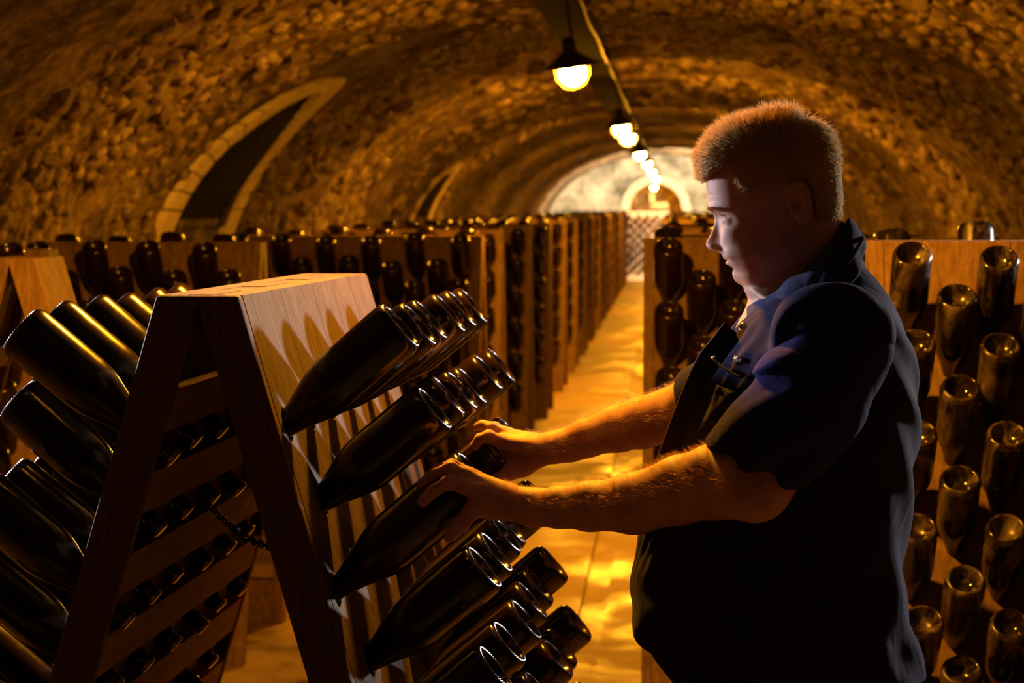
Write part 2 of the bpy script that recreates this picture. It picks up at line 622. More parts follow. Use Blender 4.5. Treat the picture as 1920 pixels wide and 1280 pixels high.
# dark beam carrying the lamp cable along the crown
mb = MB(); mb.box(-0.72, -0.50, -5, YEND, 2.60, 2.74)
o = mb.build('cable_beam', M['beam']); tag(o, 'dark timber beam carrying the lamp cable along the crown', 'beam')
mb = MB(); mb.tube([(-0.47, yy, 2.585 + 0.012 * math.sin(yy * 2.1)) for yy in np.arange(-5, YEND, 0.5)], 0.012, 6)
mb.build('cable', M['iron'], o, True)

# ------------------------------------------------------------------ lamps
lamp_px = [(1072, 124, 11.0), (1164, 234, 19.2), (1177, 252, 21.4), (1199, 285, 29.0), (1213, 304, 36.5), (1222, 320, 44.0), (1230, 333, 51.5), (1226, 349, 57.6)]
lamp_pos = [tuple(W(a, b_, c)) for a, b_, c in lamp_px] + [(-0.52, 4.75, 2.28)]
lamp_words = ['nearest hanging lamp in view, under the dark beam', 'second hanging lamp in view, just above the third', 'third hanging lamp in view, close under the second',
              'fourth hanging lamp in view along the beam', 'fifth hanging lamp in view, before the end wall', 'sixth hanging lamp in view, before the end wall',
              'seventh hanging lamp, just above the end arch', 'last hanging lamp, in the mouth of the end arch',
              'hanging lamp above the near riddling rack']
bulb_mb = MB(); bulb_mb.lathe([(0.001, -0.088), (0.03, -0.08), (0.052, -0.06), (0.062, -0.03), (0.055, 0.004), (0.03, 0.034), (0.016, 0.05)], 16)
bulb_me = bulb_mb.mesh('bulb', M['bulb'], True)
cap_mb = MB(); cap_mb.lathe([(0.018, 0.052), (0.03, 0.05), (0.118, 0.002), (0.121, 0.001), (0.12, 0.006), (0.04, 0.058), (0.032, 0.07), (0.03, 0.12), (0.012, 0.13)], 20)
cap_me = cap_mb.mesh('lamp_holder', M['iron'], True)
guard_mb = MB()
for k in range(4):
    a = k * math.pi / 2 + 0.4
    guard_mb.tube([(0.085 * math.cos(a), 0.085 * math.sin(a), 0.02), (0.08 * math.cos(a), 0.08 * math.sin(a), -0.05), (0.05 * math.cos(a), 0.05 * math.sin(a), -0.09), (0, 0, -0.105)], 0.0025, 5)
guard_me = guard_mb.mesh('guard', M['iron'], True)
near_bulb = bulb_mb.mesh('bulb_near', M['bulb_near'], True)
deep_mb = MB(); deep_mb.lathe([(0.018, 0.052), (0.03, 0.05), (0.118, -0.038), (0.121, -0.04), (0.12, -0.034), (0.04, 0.058), (0.032, 0.07), (0.03, 0.12), (0.012, 0.13)], 20)
deep_me = deep_mb.mesh('lamp_light_cutoff', M['iron'], True)  # rim dropped on the unseen near lamp to keep its light off the vault
for p, wrd in zip(lamp_pos, lamp_words):
    e = empty('hanging_lamp', p)
    e.rotation_euler = (R(9), R(-8), 0)
    near_ = p[1] < 8
    obj('bulb', near_bulb if near_ else bulb_me, e); obj('holder', deep_me if near_ else cap_me, e); obj('wire_guard', guard_me, e)
    Mi = Matrix.Rotation(R(10), 3, 'Y') @ Matrix.Rotation(R(-16), 3, 'X')
    top = Vector((-0.5 - p[0], 0, max(0.2, 2.62 - p[2])))
    mb = MB(); mb.tube([Vector(p) + Vector((0, 0, 0.13)), Vector((-0.50, p[1], 2.64))], 0.008, 6)
    c = mb.build('cord', M['iron']); 
    c.parent = e; c.matrix_parent_inverse = (Matrix.Translation(p) @ e.rotation_euler.to_matrix().to_4x4()).inverted()
    tag(e, wrd, 'lamp', 'hanging lamps along the vault')

# ================================================================== riddling racks and bottles
S, RP, Q0 = 0.19, 0.100, 0.20          # hole spacing, row pitch, first row below the top
ALPHA = R(16.3)
TH = 0.038
XT = 0.060
ORD = ['first', 'second', 'third', 'fourth', 'fifth', 'sixth', 'seventh', 'eighth', 'ninth', 'tenth', 'eleventh', 'twelfth', 'thirteenth', 'fourteenth', 'fifteenth', 'sixteenth']

# bottle profile: z = distance from the tip of the neck, the base at z = 0.300
prof_body = [(0.0125, 0.004), (0.0140, 0.006), (0.0140, 0.018), (0.0162, 0.020), (0.0165, 0.026), (0.0150, 0.029), (0.0150, 0.050), (0.0165, 0.066), (0.0200, 0.082), (0.0250, 0.100),
             (0.0310, 0.118), (0.0368, 0.135), (0.0410, 0.150), (0.0434, 0.165), (0.0440, 0.180), (0.0440, 0.240), (0.0440, 0.284), (0.0434, 0.291), (0.0420, 0.2955), (0.0398, 0.2985)]
prof_base = [(0.0378, 0.2998), (0.0360, 0.3000), (0.0342, 0.2990), (0.0322, 0.2955), (0.0275, 0.287), (0.0205, 0.278), (0.012, 0.273), (0.004, 0.2715)]


def bottle_mesh(name, seg, mat, knurl):
    prof = prof_body + prof_base
    V, F = [], []
    for i, (r, z) in enumerate(prof):
        for k in range(seg):
            a = 2 * math.pi * k / seg
            dz = 0.0
            if knurl and i in (len(prof_body), len(prof_body) + 1):
                dz = 0.0012 if k % 2 == 0 else -0.0008
            V.append((r * math.cos(a), r * math.sin(a), z + dz))
    for i in range(len(prof) - 1):
        for k in range(seg):
            k2 = (k + 1) % seg
            F.append((i * seg + k, (i + 1) * seg + k, (i + 1) * seg + k2, i * seg + k2))
    F.append(tuple(range(seg)))
    F.append(tuple((len(prof) - 1) * seg + k for k in reversed(range(seg))))
    me = mesh_np(name, V, F, mat, True)
    return me


BOT_NEAR = bottle_mesh('bottle_near', 96, M['glass'], True)
BOT_DUSTY = bottle_mesh('bottle_dusty', 48, M['dusty'], False)
BOT_MID = bottle_mesh('bottle_mid', 24, M['glass'], False)
mbc = MB()
pr = [(0.0145, 0.0)]
mbc.lathe([(0.004, -0.0005), (0.0125, 0.0), (0.0150, 0.002), (0.0160, 0.0065), (0.0146, 0.0068), (0.0142, 0.003)], 21)
CAP_ME = mbc.mesh('cap', M['cap'], False)
lo_prof = [(0.014, 0.0), (0.015, 0.05), (0.025, 0.10), (0.038, 0.14), (0.044, 0.18), (0.044, 0.288), (0.040, 0.298), (0.036, 0.3), (0.031, 0.294), (0.012, 0.274)]
lo_mb = MB(); lo_mb.lathe(lo_prof, 14)
LO_V = np.array(lo_mb.v); LO_F = [f for f in lo_mb.f]
LO_Q = np.array([f for f in LO_F if len(f) == 4])
BULK_V, BULK_F = [], []
N_SINGLE = 0


def plank_mesh(sgn, cells, nrows, Lp, holes, elev, RP=RP, S=S):
    """a board of a rack face. Panel coordinates: u along the ridge, q down the slope, n outwards."""
    dn = np.array([sgn * math.sin(ALPHA), 0, -math.cos(ALPHA)])
    nr = np.array([sgn * math.cos(ALPHA), 0, math.sin(ALPHA)])
    ax = np.array([sgn * math.cos(elev), 0, math.sin(elev)])
    an = ax @ nr; ad = ax @ dn
    x_top = XT

    def P(u, q, n):
        p = np.array([sgn * x_top, u, 0.0]) + dn * q + nr * n
        return tuple(p)
    V, F = [], []

    def quad(pts):
        o = len(V); V.extend(pts); F.append(tuple(range(o, o + len(pts))))
    c0, c1 = cells
    u0, u1 = c0 * S / 2 + 0.0012, c1 * S / 2 - 0.0012
    qi = -TH * math.tan(ALPHA)
    flip = sgn < 0

    def face(pts, outer):
        quad(pts if (outer != flip) else pts[::-1])
    qa = Q0 - RP / 2; qb = Q0 + (nrows - 0.5) * RP
    # plain top and bottom stretches
    for (a, b_, ai) in ((0.0, qa, qi), (qb, Lp, None)):
        face([P(u0, a, 0), P(u0, b_, 0), P(u1, b_, 0), P(u1, a, 0)], True)
        a2 = a if ai is None else ai
        face([P(u0, a2, -TH), P(u0, b_, -TH), P(u1, b_, -TH), P(u1, a2, -TH)], False)
    # edges
    face([P(u0, 0, 0), P(u1, 0, 0), P(u1, qi, -TH), P(u0, qi, -TH)], True)
    face([P(u0, Lp, 0), P(u1, Lp, 0), P(u1, Lp, -TH), P(u0, Lp, -TH)], False)
    face([P(u0, 0, 0), P(u0, qi, -TH), P(u0, Lp, -TH), P(u0, Lp, 0)], True)
    face([P(u1, 0, 0), P(u1, qi, -TH), P(u1, Lp, -TH), P(u1, Lp, 0)], False)
    NS = 16
    for r in range(nrows):
        q0_, q1_ = Q0 + (r - 0.5) * RP, Q0 + (r + 0.5) * RP
        for c in range(c0, c1):
            a, b_ = max(u0, c * S / 2), min(u1, (c + 1) * S / 2)
            if not holes or (c + r) % 2:
                face([P(a, q0_, 0), P(a, q1_, 0), P(b_, q1_, 0), P(b_, q0_, 0)], True)
                face([P(a, q0_, -TH), P(a, q1_, -TH), P(b_, q1_, -TH), P(b_, q0_, -TH)], False)
                continue
            uc, qc = (c + 0.5) * S / 2, Q0 + r * RP
            sh = -ad / an * TH                     # drift of the bore down the slope
            for (n, dq, outer) in ((0, 0.0, True), (-TH, sh, False)):
                ring, sq = [], []
                for k in range(NS):
                    th = 2 * math.pi * (k + 0.5) / NS
                    cu, cq = math.cos(th), math.sin(th)
                    ring.append(P(uc + 0.026 * cu, qc + max(-0.022, min(0.022, dq)) + 0.027 * cq, n))
                    m_ = max(abs(cu), abs(cq))
                    su = uc + S / 4 * cu / m_; sq_ = qc + RP / 2 * cq / m_
                    sq.append(P(min(max(su, a), b_), sq_, n))
                for k in range(NS):
                    k2 = (k + 1) % NS
                    face([sq[k], sq[k2], ring[k2], ring[k]], not outer)
                # corners
                for (su, sq_) in ((1, 1), (-1, 1), (-1, -1), (1, -1)):
                    kk = {(1, 1): (1, 2), (-1, 1): (5, 6), (-1, -1): (9, 10), (1, -1): (13, 14)}[(su, sq_)]
                    cp = P(b_ if su > 0 else a, qc + sq_ * RP / 2, n)
                    face([sq[kk[0]], cp, sq[kk[1]]], not outer)
                if n == 0:
                    r0 = ring
                else:
                    for k in range(NS):
                        k2 = (k + 1) % NS
                        face([r0[k], r0[k2], ring[k2], ring[k]], True)
    return V, F


def rack(loc, rz, H, ncell, nrows, label, short, detail=1, elev=R(50), group='riddling racks', show=None, view='all', face_names=('right', 'left'), dusty=False, order='the near end', sides=(1, -1), first_row=0, low=False, RP=RP, S=S):
    """an A-frame riddling rack. detail 2: bored boards, 1: boards, 0: one panel per face. show(side,row,col): single bottle or None"""
    global N_SINGLE
    L = ncell * S / 2
    Lp = H / math.cos(ALPHA)
    e = empty('riddling_rack', loc, rz)
    tag(e, label, 'rack', group)
    ROT = Matrix.Translation(loc) @ Matrix.Rotation(rz, 4, 'Z')
    for sgn in (1, -1):
        if detail == 2:
            split = [(0, 3), (3, 6), (6, 8), (8, 10), (10, 12)]
        elif detail == 1:
            split = [(k, min(k + 3, ncell)) for k in range(0, ncell, 3)]
        else:
            split = [(0, ncell)]
        for cells in split:
            V_, F_ = plank_mesh(sgn, cells, nrows if detail == 2 else 1, Lp, detail == 2, elev, RP, S)
            me = bpy.data.meshes.new('plank'); me.from_pydata([(a, b_, c + H) for a, b_, c in V_], [], F_)
            me.materials.append(M['plank'] if detail == 2 else M['rackwood'])
            bmm = bmesh.new(); bmm.from_mesh(me); bmesh.ops.remove_doubles(bmm, verts=bmm.verts, dist=1e-5); bmesh.ops.recalc_face_normals(bmm, faces=bmm.faces); bmm.to_mesh(me); bmm.free()
            obj('plank' if detail else 'panel', me, e)
        # end boards closing both ends of the face
        dn = Vector((sgn * math.sin(ALPHA), 0, -math.cos(ALPHA))); nr = Vector((sgn * math.cos(ALPHA), 0, math.sin(ALPHA)))
        xt = XT
        for (ua, ub) in ((-0.03, -0.0005), (L + 0.0005, L + 0.03)):
            mb = MB()
            o0 = Vector((sgn * xt, 0, H))
            t2 = 0.0615; qi = -t2 * math.tan(ALPHA)
            P = [o0 + Vector((0, ua, 0)), o0 + Vector((0, ub, 0)), o0 + Vector((0, ub, 0)) - nr * t2 + dn * qi, o0 + Vector((0, ua, 0)) - nr * t2 + dn * qi]
            Pb = [o0 + dn * (Lp + 0.0) + Vector((0, ua, 0)), o0 + dn * Lp + Vector((0, ub, 0)), o0 + dn * (Lp - 0.017) + Vector((0, ub, 0)) - nr * t2, o0 + dn * (Lp - 0.017) + Vector((0, ua, 0)) - nr * t2]
            mb.hexa([tuple(p) for p in (P + Pb)])
            ob = mb.build('end_board', M['end_board'] if detail == 2 else M['rackwood'], e)
            if detail == 2:
                bvl = ob.modifiers.new('bevel', 'BEVEL'); bvl.width = 0.004; bvl.segments = 2
        if detail >= 1:
            for r in range(-1, nrows):
                qc = Q0 + (r + 0.5) * RP + (0.022 if detail == 2 else 0)
                if detail == 1 and r % 2: continue
                mb = MB()
                o0 = Vector((sgn * xt, 0, H)) - nr * (TH + 0.0005)
                hh = 0.033 if detail == 2 else 0.026
                P = []
                for n in (0, 0.021):
                    for (u, q) in ((0, qc - hh), (L, qc - hh), (L, qc + hh), (0, qc + hh)):
                        P.append(tuple(o0 + Vector((0, u, 0)) + dn * q - nr * n))
                mb.hexa(P)
                mb.build('batten', M['batten'], e)
    if detail == 2:       # blocks closing the ridge
        for k in range(6):
            mb = MB(); xi = XT - TH / math.cos(ALPHA) - 0.001
            mb.box(-xi, xi, k * L / 6 + 0.001, (k + 1) * L / 6 - 0.001, H - 0.05, H + 0.0008 - 0.0012 * (k % 2))
            mb.build('ridge_block', M['plank'], e)
    else:
        mb = MB(); xi = XT - TH / math.cos(ALPHA) - 0.001
        mb.box(-xi, xi, 0, L, H - 0.05, H)
        mb.build('ridge_block', M['rackwood'], e)
    # bottles
    for sgn in sides:
        dn = np.array([sgn * math.sin(ALPHA), 0, -math.cos(ALPHA)])
        el = elev if sgn > 0 or detail == 2 else R(70)
        ax = np.array([sgn * math.cos(el), 0, math.sin(el)])
        xt = XT
        for r in range(first_row, nrows):
            cols = [c for c in range(ncell) if (c + r) % 2 == 0]
            for ci, c in enumerate(cols):
                p = np.array([sgn * xt, (c + 0.5) * S / 2, H]) + dn * (Q0 + r * RP)
                a2 = ax + np.array([random.gauss(0, 0.012), random.gauss(0, 0.018), random.gauss(0, 0.012)])
                a2 /= np.linalg.norm(a2)
                push = random.gauss(0, 0.006)
                tip = p - a2 * (0.078 + push)
                z = Vector(a2); x_ = z.orthogonal().normalized()
                x_ = Matrix.Rotation(random.uniform(0, 6.28), 3, z) @ x_
                y_ = z.cross(x_)
                Mx = ROT @ (Matrix.Translation(tip) @ Matrix(((x_.x, y_.x, z.x), (x_.y, y_.y, z.y), (x_.z, y_.z, z.z))).to_4x4())
                mode = show(sgn, r, ci, Mx) if show else None
                if mode:
                    N_SINGLE += 1
                    o = obj('wine_bottle', BOT_NEAR if detail == 2 else (BOT_DUSTY if dusty else BOT_MID))
                    o.matrix_world = Mx
                    fn = face_names[0] if sgn > 0 else face_names[1]
                    tag(o, 'dark bottle %s from %s, %s row, %s %s' % (ORD[ci], order, ORD[r], fn, short), 'bottle', 'bottles on the ' + short)
                    if detail == 2:
                        cp = obj('cap', CAP_ME, o)
                        cp['label'] = 'tin crown cap'
                elif mode is None:
                    Mn = np.array(Mx)
                    BULK_F.append(LO_Q + len(BULK_V) * len(LO_V))
                    BULK_V.append(LO_V @ Mn[:3, :3].T + Mn[:3, 3])
    return e


# --- the front rack, its ridge running along the aisle
random.seed(11)
RZ = -R(1.84)                                   # heading slightly to the right of the aisle
HF = 1.42
near_top = (W(378, 560, 3.58))
FRONT_LOC = (float(near_top[0]), 3.58, 0.0)


def in_view(Mx, m=40):
    for zz in (0.05, 0.18, 0.3):
        px, py = PX(Mx @ Vector((0, 0, zz)))
        if -m < px < 1920 + m and -m < py < 1280 + m:
            return True
    return False


front = rack(FRONT_LOC, RZ, HF, 12, 9, 'near wooden riddling rack whose bottles the man is turning', 'face of the near rack', 2, R(40),
             show=lambda s, r, c, Mx: True if in_view(Mx, 60) else False, group='riddling racks of the cellar', RP=0.127)
front_bottles = [o for o in bpy.data.objects if o.name.startswith('wine_bottle')]
# chain holding the two faces together
ch = empty('chain'); ch.parent = front
lk = MB()
lp = [(0.011 * math.cos(a) * 0.55, 0.011 * math.sin(a), 0) for a in np.linspace(0, 2 * math.pi, 13)]
lk.tube(lp, 0.0016, 6, False)
lk_me = lk.mesh('link', M['iron'], True)
pa, pb = Vector((-0.10, 0.42, 1.085)), Vector((0.135, 0.0, 1.055))
npt = 26
for k in range(npt):
    t = (k + 0.5) / npt
    p = pa.lerp(pb, t) - Vector((0, 0, 0.05 * 4 * t * (1 - t) * 0.6))
    t2 = min(1, t + 0.01)
    q = pa.lerp(pb, t2) - Vector((0, 0, 0.05 * 4 * t2 * (1 - t2) * 0.6))
    o = obj('link', lk_me, ch)
    d = (q - p).normalized()
    o.rotation_mode = 'QUATERNION'
    o.rotation_quaternion = d.to_track_quat('Y', 'Z') @ Matrix.Rotation(R(90 if k % 2 else 0), 3, 'Y').to_quaternion()
    o.location = p
    o.scale = (1.0, 1.0, 1.0)


def facing(px_left, py_top, y, ncell, label, short, rz=0.0, H=1.42, nrows=12, detail=1, show=None, right_end=False, S=S, **kw):
    """a rack across the gallery, one face to the camera; px_left = the picture x of its left (or right) top end"""
    L = ncell * S / 2
    p = W(px_left, 450, y)
    x = p[0] - (L if right_end else 0.0)
    # local +y runs to world -x after +90 deg: use rz = -90 deg so local y -> +x, local +x -> -y (towards the camera)
    return rack((float(x), y, 0.0), -R(90) + rz, H, ncell, nrows, label, short, detail, kw.pop('elev', R(50)), 'riddling racks of the cellar', show, face_names=('front', 'back'), order='left', S=S, **kw)


# --- right-hand racks
facing(1652, 475, 5.75, 12, 'riddling rack with dusty bottles behind the man at right', 'face of the rack behind the man', H=1.47, dusty=True, detail=1,
       show=lambda s, r, c, Mx: (True if in_view(Mx, 30) and (s > 0 or r < 2) else (None if s > 0 else False)), elev=R(48))


def vis_r2(s, r, c, Mx):
    px, py = PX(Mx @ Vector((0, 0, 0.28)))
    return True if (px < 1420 and s > 0 and py < 740) or (r == 0 and px < 1420) else (None if s > 0 else False)


facing(1226, 450, 7.7, 11, 'riddling rack standing just past the man across the aisle', 'face of the rack past the man', H=1.45, detail=1, show=vis_r2, elev=R(52))


# --- left-hand racks
def vis_l(lim):
    def f(s, r, c, Mx):
        if not in_view(Mx, 0): return None if s > 0 else False
        return True if (s > 0 and r < lim) or r == 0 else (None if s > 0 else False)
    return f


facing(478, 458, 8.7, 8, 'short riddling rack left of the near rack, below the niche', 'face of the short rack', H=1.42, detail=1, show=vis_l(3), right_end=True, elev=R(55))
facing(893, 445, 10.7, 11, 'riddling rack behind the near rack, first of the left row', 'face, left row\'s first rack', H=1.42, detail=1, show=vis_l(9), right_end=True, elev=R(55))
# rack end at the left edge of the picture
pL = W(22, 487, 6.05)
rack((float(pL[0]), 6.05, 0), R(2), 1.42, 3, 12, 'gabled rack end cut by the left edge of the picture', 'face of the rack at picture left', 1, R(48), 'riddling racks of the cellar', sides=())
facing(82, 470, 7.35, 5, 'riddling rack at the left edge of the picture, one bottle showing', 'face, rack at the left edge', H=1.42, detail=1, elev=R(60), right_end=True,
       show=lambda s, r, c, Mx: (True if in_view(Mx, 0) and r < 3 and s > 0 else None) if s > 0 else False)
ylist = [13.3, 15.9, 18.5, 21.1, 23.7, 26.3, 28.9, 31.5, 34.1, 36.7, 39.3, 41.9, 44.5, 47.1, 49.7]
for k, yy in enumerate(ylist):
    px = 1260 - 0.93 * FPX / yy
    lim = 12

    def vis(s, r, c, Mx, k=k):
        if k < 3 and N_SINGLE < 298 and s > 0 and c >= 3:
            px, py = PX(Mx @ Vector((0, 0, 0.28)))
            if py < 1000: return True
        if s < 0 and r > 2: return False
        return None
    facing(px, 430, yy, 13, '%s riddling rack along the left side of the aisle' % ORD[k + 1], 'face, left row\'s %s rack' % ORD[k + 1], H=1.42,
           detail=1 if k < 3 else 0, show=vis, right_end=True, elev=R(44), S=0.145)
for k, yy in enumerate([10.6, 13.5, 16.5, 20.0, 24.0, 29.0, 35.0, 42.0]):
    px = 1260 - 0.04 * FPX / yy

    def vis(s, r, c, Mx):
        return None if r < 3 else False
    facing(px, 430, yy, 11, '%s riddling rack along the right side of the aisle' % ORD[k + 2], 'face of the right row\'s rack', H=1.43, detail=0, show=vis, elev=R(52))
# the rack standing across the end of the aisle
facing(1176, 400, 52.5, 9, 'white-lit riddling rack across the end of the aisle', 'face of the end rack', H=1.42, detail=0, elev=R(35), sides=(1,))
bulk = obj('wine_bottles', mesh_np('wine_bottles', np.concatenate(BULK_V), np.concatenate(BULK_F), M['glass'], True))
tag(bulk, 'dark wine bottles filling the more distant riddling racks', 'bottles', None, 'stuff')
print('single bottles', N_SINGLE, 'bulk', len(BULK_V))

# ================================================================== the man
YM = 3.62


def smin(a, b, k):
    h = np.clip(0.5 + 0.5 * (b - a) / k, 0, 1)
    return b + (a - b) * h - k * h * (1 - h)


class Field:
    """implicit solid: primitives blended one after the other, each only inside its own box"""
    def __init__(self):
        self.p = []

    def add(self, fn, lo, hi, k=0.01, op='u'):
        self.p.append((fn, np.array(lo, float) - 0.03 - k, np.array(hi, float) + 0.03 + k, k, op))

    def cone(self, a, b, r0, r1, k=0.01, op='u', flat=None):
        a, b = np.array(a, float), np.array(b, float)
        ab = b - a; L2 = ab @ ab

        def fn(x, y, z):
            t = np.clip(((x - a[0]) * ab[0] + (y - a[1]) * ab[1] + (z - a[2]) * ab[2]) / L2, 0, 1)
            return np.sqrt((x - a[0] - t * ab[0]) ** 2 + (y - a[1] - t * ab[1]) ** 2 + (z - a[2] - t * ab[2]) ** 2) - (r0 + (r1 - r0) * t)
        r = max(r0, r1)
        self.add(fn, np.minimum(a, b) - r, np.maximum(a, b) + r, k, op)

    def chain(self, pts, rs, k=0.01):
        for i in range(len(pts) - 1):
            self.cone(pts[i], pts[i + 1], rs[i], rs[i + 1], k)

    def ell(self, c, r, k=0.01, op='u', rot=None):
        c, r = np.array(c, float), np.array(r, float)
        Rm = np.eye(3) if rot is None else np.array(rot)      # rows: local axes in world

        def fn(x, y, z):
            dx, dy, dz = x - c[0], y - c[1], z - c[2]
            u = (Rm[0, 0] * dx + Rm[0, 1] * dy + Rm[0, 2] * dz); v = (Rm[1, 0] * dx + Rm[1, 1] * dy + Rm[1, 2] * dz); w = (Rm[2, 0] * dx + Rm[2, 1] * dy + Rm[2, 2] * dz)
            k0 = np.sqrt((u / r[0]) ** 2 + (v / r[1]) ** 2 + (w / r[2]) ** 2)
            k1 = np.sqrt((u / r[0] ** 2) ** 2 + (v / r[1] ** 2) ** 2 + (w / r[2] ** 2) ** 2) + 1e-9
            return k0 * (k0 - 1) / k1
        m = r.max()
        self.add(fn, c - m, c + m, k, op)

    def slices(self, tab, n=2.3, k=0.02, disp=None, yoff=0.0, grow=0.0, op='u'):
        """tab rows: picture y, front x, back x, half width; measured on the plane Y = YM"""
        A = []
        for (py, pf, pb, hw) in tab:
            f, b_ = W(pf, py, YM), W(pb, py, YM)
            A.append((0.5 * (f[2] + b_[2]), f[0] - grow, b_[0] + grow, hw + grow))
        A = np.array(sorted(A))
        zz, xf, xb, hw = A.T

        def sm(q):      # smooth the polyline by a light cubic resample
            return q

        def fn(x, y, z):
            zc = np.clip(z, zz[0], zz[-1])
            f = np.interp(zc, zz, xf); b_ = np.interp(zc, zz, xb); h = np.interp(zc, zz, hw)
            cx, ax = 0.5 * (f + b_), 0.5 * (b_ - f)
            xx = x
            if disp is not None:
                xx = x + disp(x, y - YM, z)
            q = (np.abs((xx - cx) / ax) ** n + np.abs((y - YM - yoff) / h) ** n) ** (1 / n)
            d = (q - 1) * np.minimum(ax, h)
            return np.maximum(d, np.maximum(zz[0] - z, z - zz[-1]))
        self.add(fn, (xf.min() - 0.05, YM - hw.max() - 0.03, zz[0]), (xb.max() + 0.03, YM + hw.max() + 0.03, zz[-1]), k, op)

    def comb(self, d, dp, k, op):
        if op == 'u': return smin(d, dp, k)
        if op == 's': return -smin(-d, dp, k)
        if op == 'i': return -smin(-d, -dp, k)
        if op == 'add': return d + dp

    def at(self, P):
        d = np.full(len(P), 9.0)
        for fn, lo, hi, k, op in self.p:
            m = np.all((P > lo) & (P < hi), axis=1)
            if m.any():
                Q = P[m]
                d[m] = self.comb(d[m], fn(Q[:, 0], Q[:, 1], Q[:, 2]), k, op)
        return d

    def mesh(self, name, lo, hi, h, mat, newton=2):
        lo, hi = np.array(lo, float), np.array(hi, float)
        n = np.ceil((hi - lo) / h).astype(int) + 1
        g = [lo[i] + h * np.arange(n[i]) for i in range(3)]
        D = np.full(n, 9.0, np.float32)
        for fn, a, b_, k, op in self.p:
            i0 = np.clip(np.floor((a - lo) / h).astype(int), 0, n); i1 = np.clip(np.ceil((b_ - lo) / h).astype(int) + 1, 0, n)
            if (i1 <= i0).any(): continue
            s = tuple(slice(i0[i], i1[i]) for i in range(3))
            x = g[0][s[0]][:, None, None]; y = g[1][s[1]][None, :, None]; z = g[2][s[2]][None, None, :]
            D[s] = self.comb(D[s], fn(x, y, z), k, op)
        for ax in range(3):                      # close the box
            sl = [slice(None)] * 3
            for e in (0, -1):
                sl[ax] = e; D[tuple(sl)] = np.maximum(D[tuple(sl)], h * 0.5)
        s = D < 0
        cnt = np.zeros(tuple(np.array(D.shape) - 1), np.int8)
        for i in (0, 1):
            for j in (0, 1):
                for k in (0, 1):
                    cnt += s[i:D.shape[0] - 1 + i, j:D.shape[1] - 1 + j, k:D.shape[2] - 1 + k]
        act = np.argwhere((cnt > 0) & (cnt < 8))
        idx = np.full(cnt.shape, -1, np.int32); idx[act[:, 0], act[:, 1], act[:, 2]] = np.arange(len(act))
        acc = np.zeros((len(act), 3)); num = np.zeros(len(act))
        corners = [(i, j, k) for i in (0, 1) for j in (0, 1) for k in (0, 1)]
        cv = {c: D[act[:, 0] + c[0], act[:, 1] + c[1], act[:, 2] + c[2]].astype(float) for c in corners}
        for c in corners:
            for a in range(3):
                if c[a] == 0:
                    c2 = list(c); c2[a] = 1; c2 = tuple(c2)
                    m = (cv[c] < 0) != (cv[c2] < 0)
                    t = cv[c][m] / (cv[c][m] - cv[c2][m])
                    p = np.tile(np.array(c, float), (m.sum(), 1)); p[:, a] = t
                    acc[m] += p; num[m] += 1
        V = lo + h * (act + acc / num[:, None])
        Fs = []
        for a in range(3):
            b_, c = (a + 1) % 3, (a + 2) % 3
            s0 = [slice(None)] * 3; s1 = [slice(None)] * 3
            s0[a] = slice(0, -1); s1[a] = slice(1, None)
            e = np.argwhere(s[tuple(s0)] != s[tuple(s1)])
            e = e[(e[:, b_] > 0) & (e[:, c] > 0) & (e[:, b_] < D.shape[b_] - 1) & (e[:, c] < D.shape[c] - 1)]
            inside = s[e[:, 0], e[:, 1], e[:, 2]]
            q = []
            for (ob, oc) in ((-1, -1), (0, -1), (0, 0), (-1, 0)):
                f = e.copy(); f[:, b_] += ob; f[:, c] += oc
                q.append(idx[f[:, 0], f[:, 1], f[:, 2]])
            q = np.stack(q, 1)
            q[~inside] = q[~inside][:, ::-1]
            Fs.append(q)
        Fq = np.concatenate(Fs)
        for _ in range(newton):
            e = h * 0.25
            d = self.at(V)
            G = np.stack([(self.at(V + np.eye(3)[a] * e) - d) / e for a in range(3)], 1)
            g2 = np.maximum((G ** 2).sum(1), 0.05)
            step = -(d / g2)[:, None] * G
            ln = np.linalg.norm(step, axis=1)
            step *= np.minimum(1, (h * 0.7) / np.maximum(ln, 1e-9))[:, None]
            V = V + step
        return mesh_np(name, V, Fq, mat, True), V


def wv(px, py, dy=0.0):
    return W(px, py, YM + dy)


SX = 4670 / YM           # pixels per metre on the man's plane

# ---- head
head_tab = [(221, 1440, 1480, 0.016), (223, 1418, 1502, 0.034), (228, 1395, 1518, 0.047), (238, 1370, 1533, 0.059), (252, 1350, 1545, 0.068), (270, 1336, 1555, 0.074), (292, 1327, 1563, 0.078),
            (316, 1323.5, 1568, 0.080), (342, 1323.5, 1571, 0.0795), (357, 1325, 1572, 0.079), (375, 1327.5, 1572, 0.078), (388, 1329, 1571, 0.077), (396, 1331, 1571, 0.0765), (404, 1339, 1570, 0.076), (414, 1345, 1568, 0.0755),
            (425, 1348.5, 1566, 0.0755), (440, 1351, 1562, 0.0755), (456, 1351.5, 1554, 0.075), (470, 1351.5, 1545, 0.074), (480, 1355, 1536, 0.073), (486, 1361, 1530, 0.0715), (494, 1364, 1520, 0.0695), (501, 1369, 1510, 0.067),
            (508, 1375, 1498, 0.064), (516, 1377.5, 1485, 0.060), (524, 1384, 1470, 0.053), (530, 1393, 1455, 0.044), (535, 1408, 1440, 0.028)]
_nz = np.array([wv(1340, p)[2] for p in (400, 407, 420, 433, 445, 452, 457, 462, 467, 470.5, 475, 480)])[::-1]
_nd = (np.array([0, 1.5, 8, 15, 22, 26, 27.5, 27, 23, 12, 1, 0]) / SX)[::-1]
_nw = np.array([0.006, 0.0065, 0.007, 0.0082, 0.0105, 0.0125, 0.0135, 0.014, 0.013, 0.011, 0.009, 0.008])[::-1]


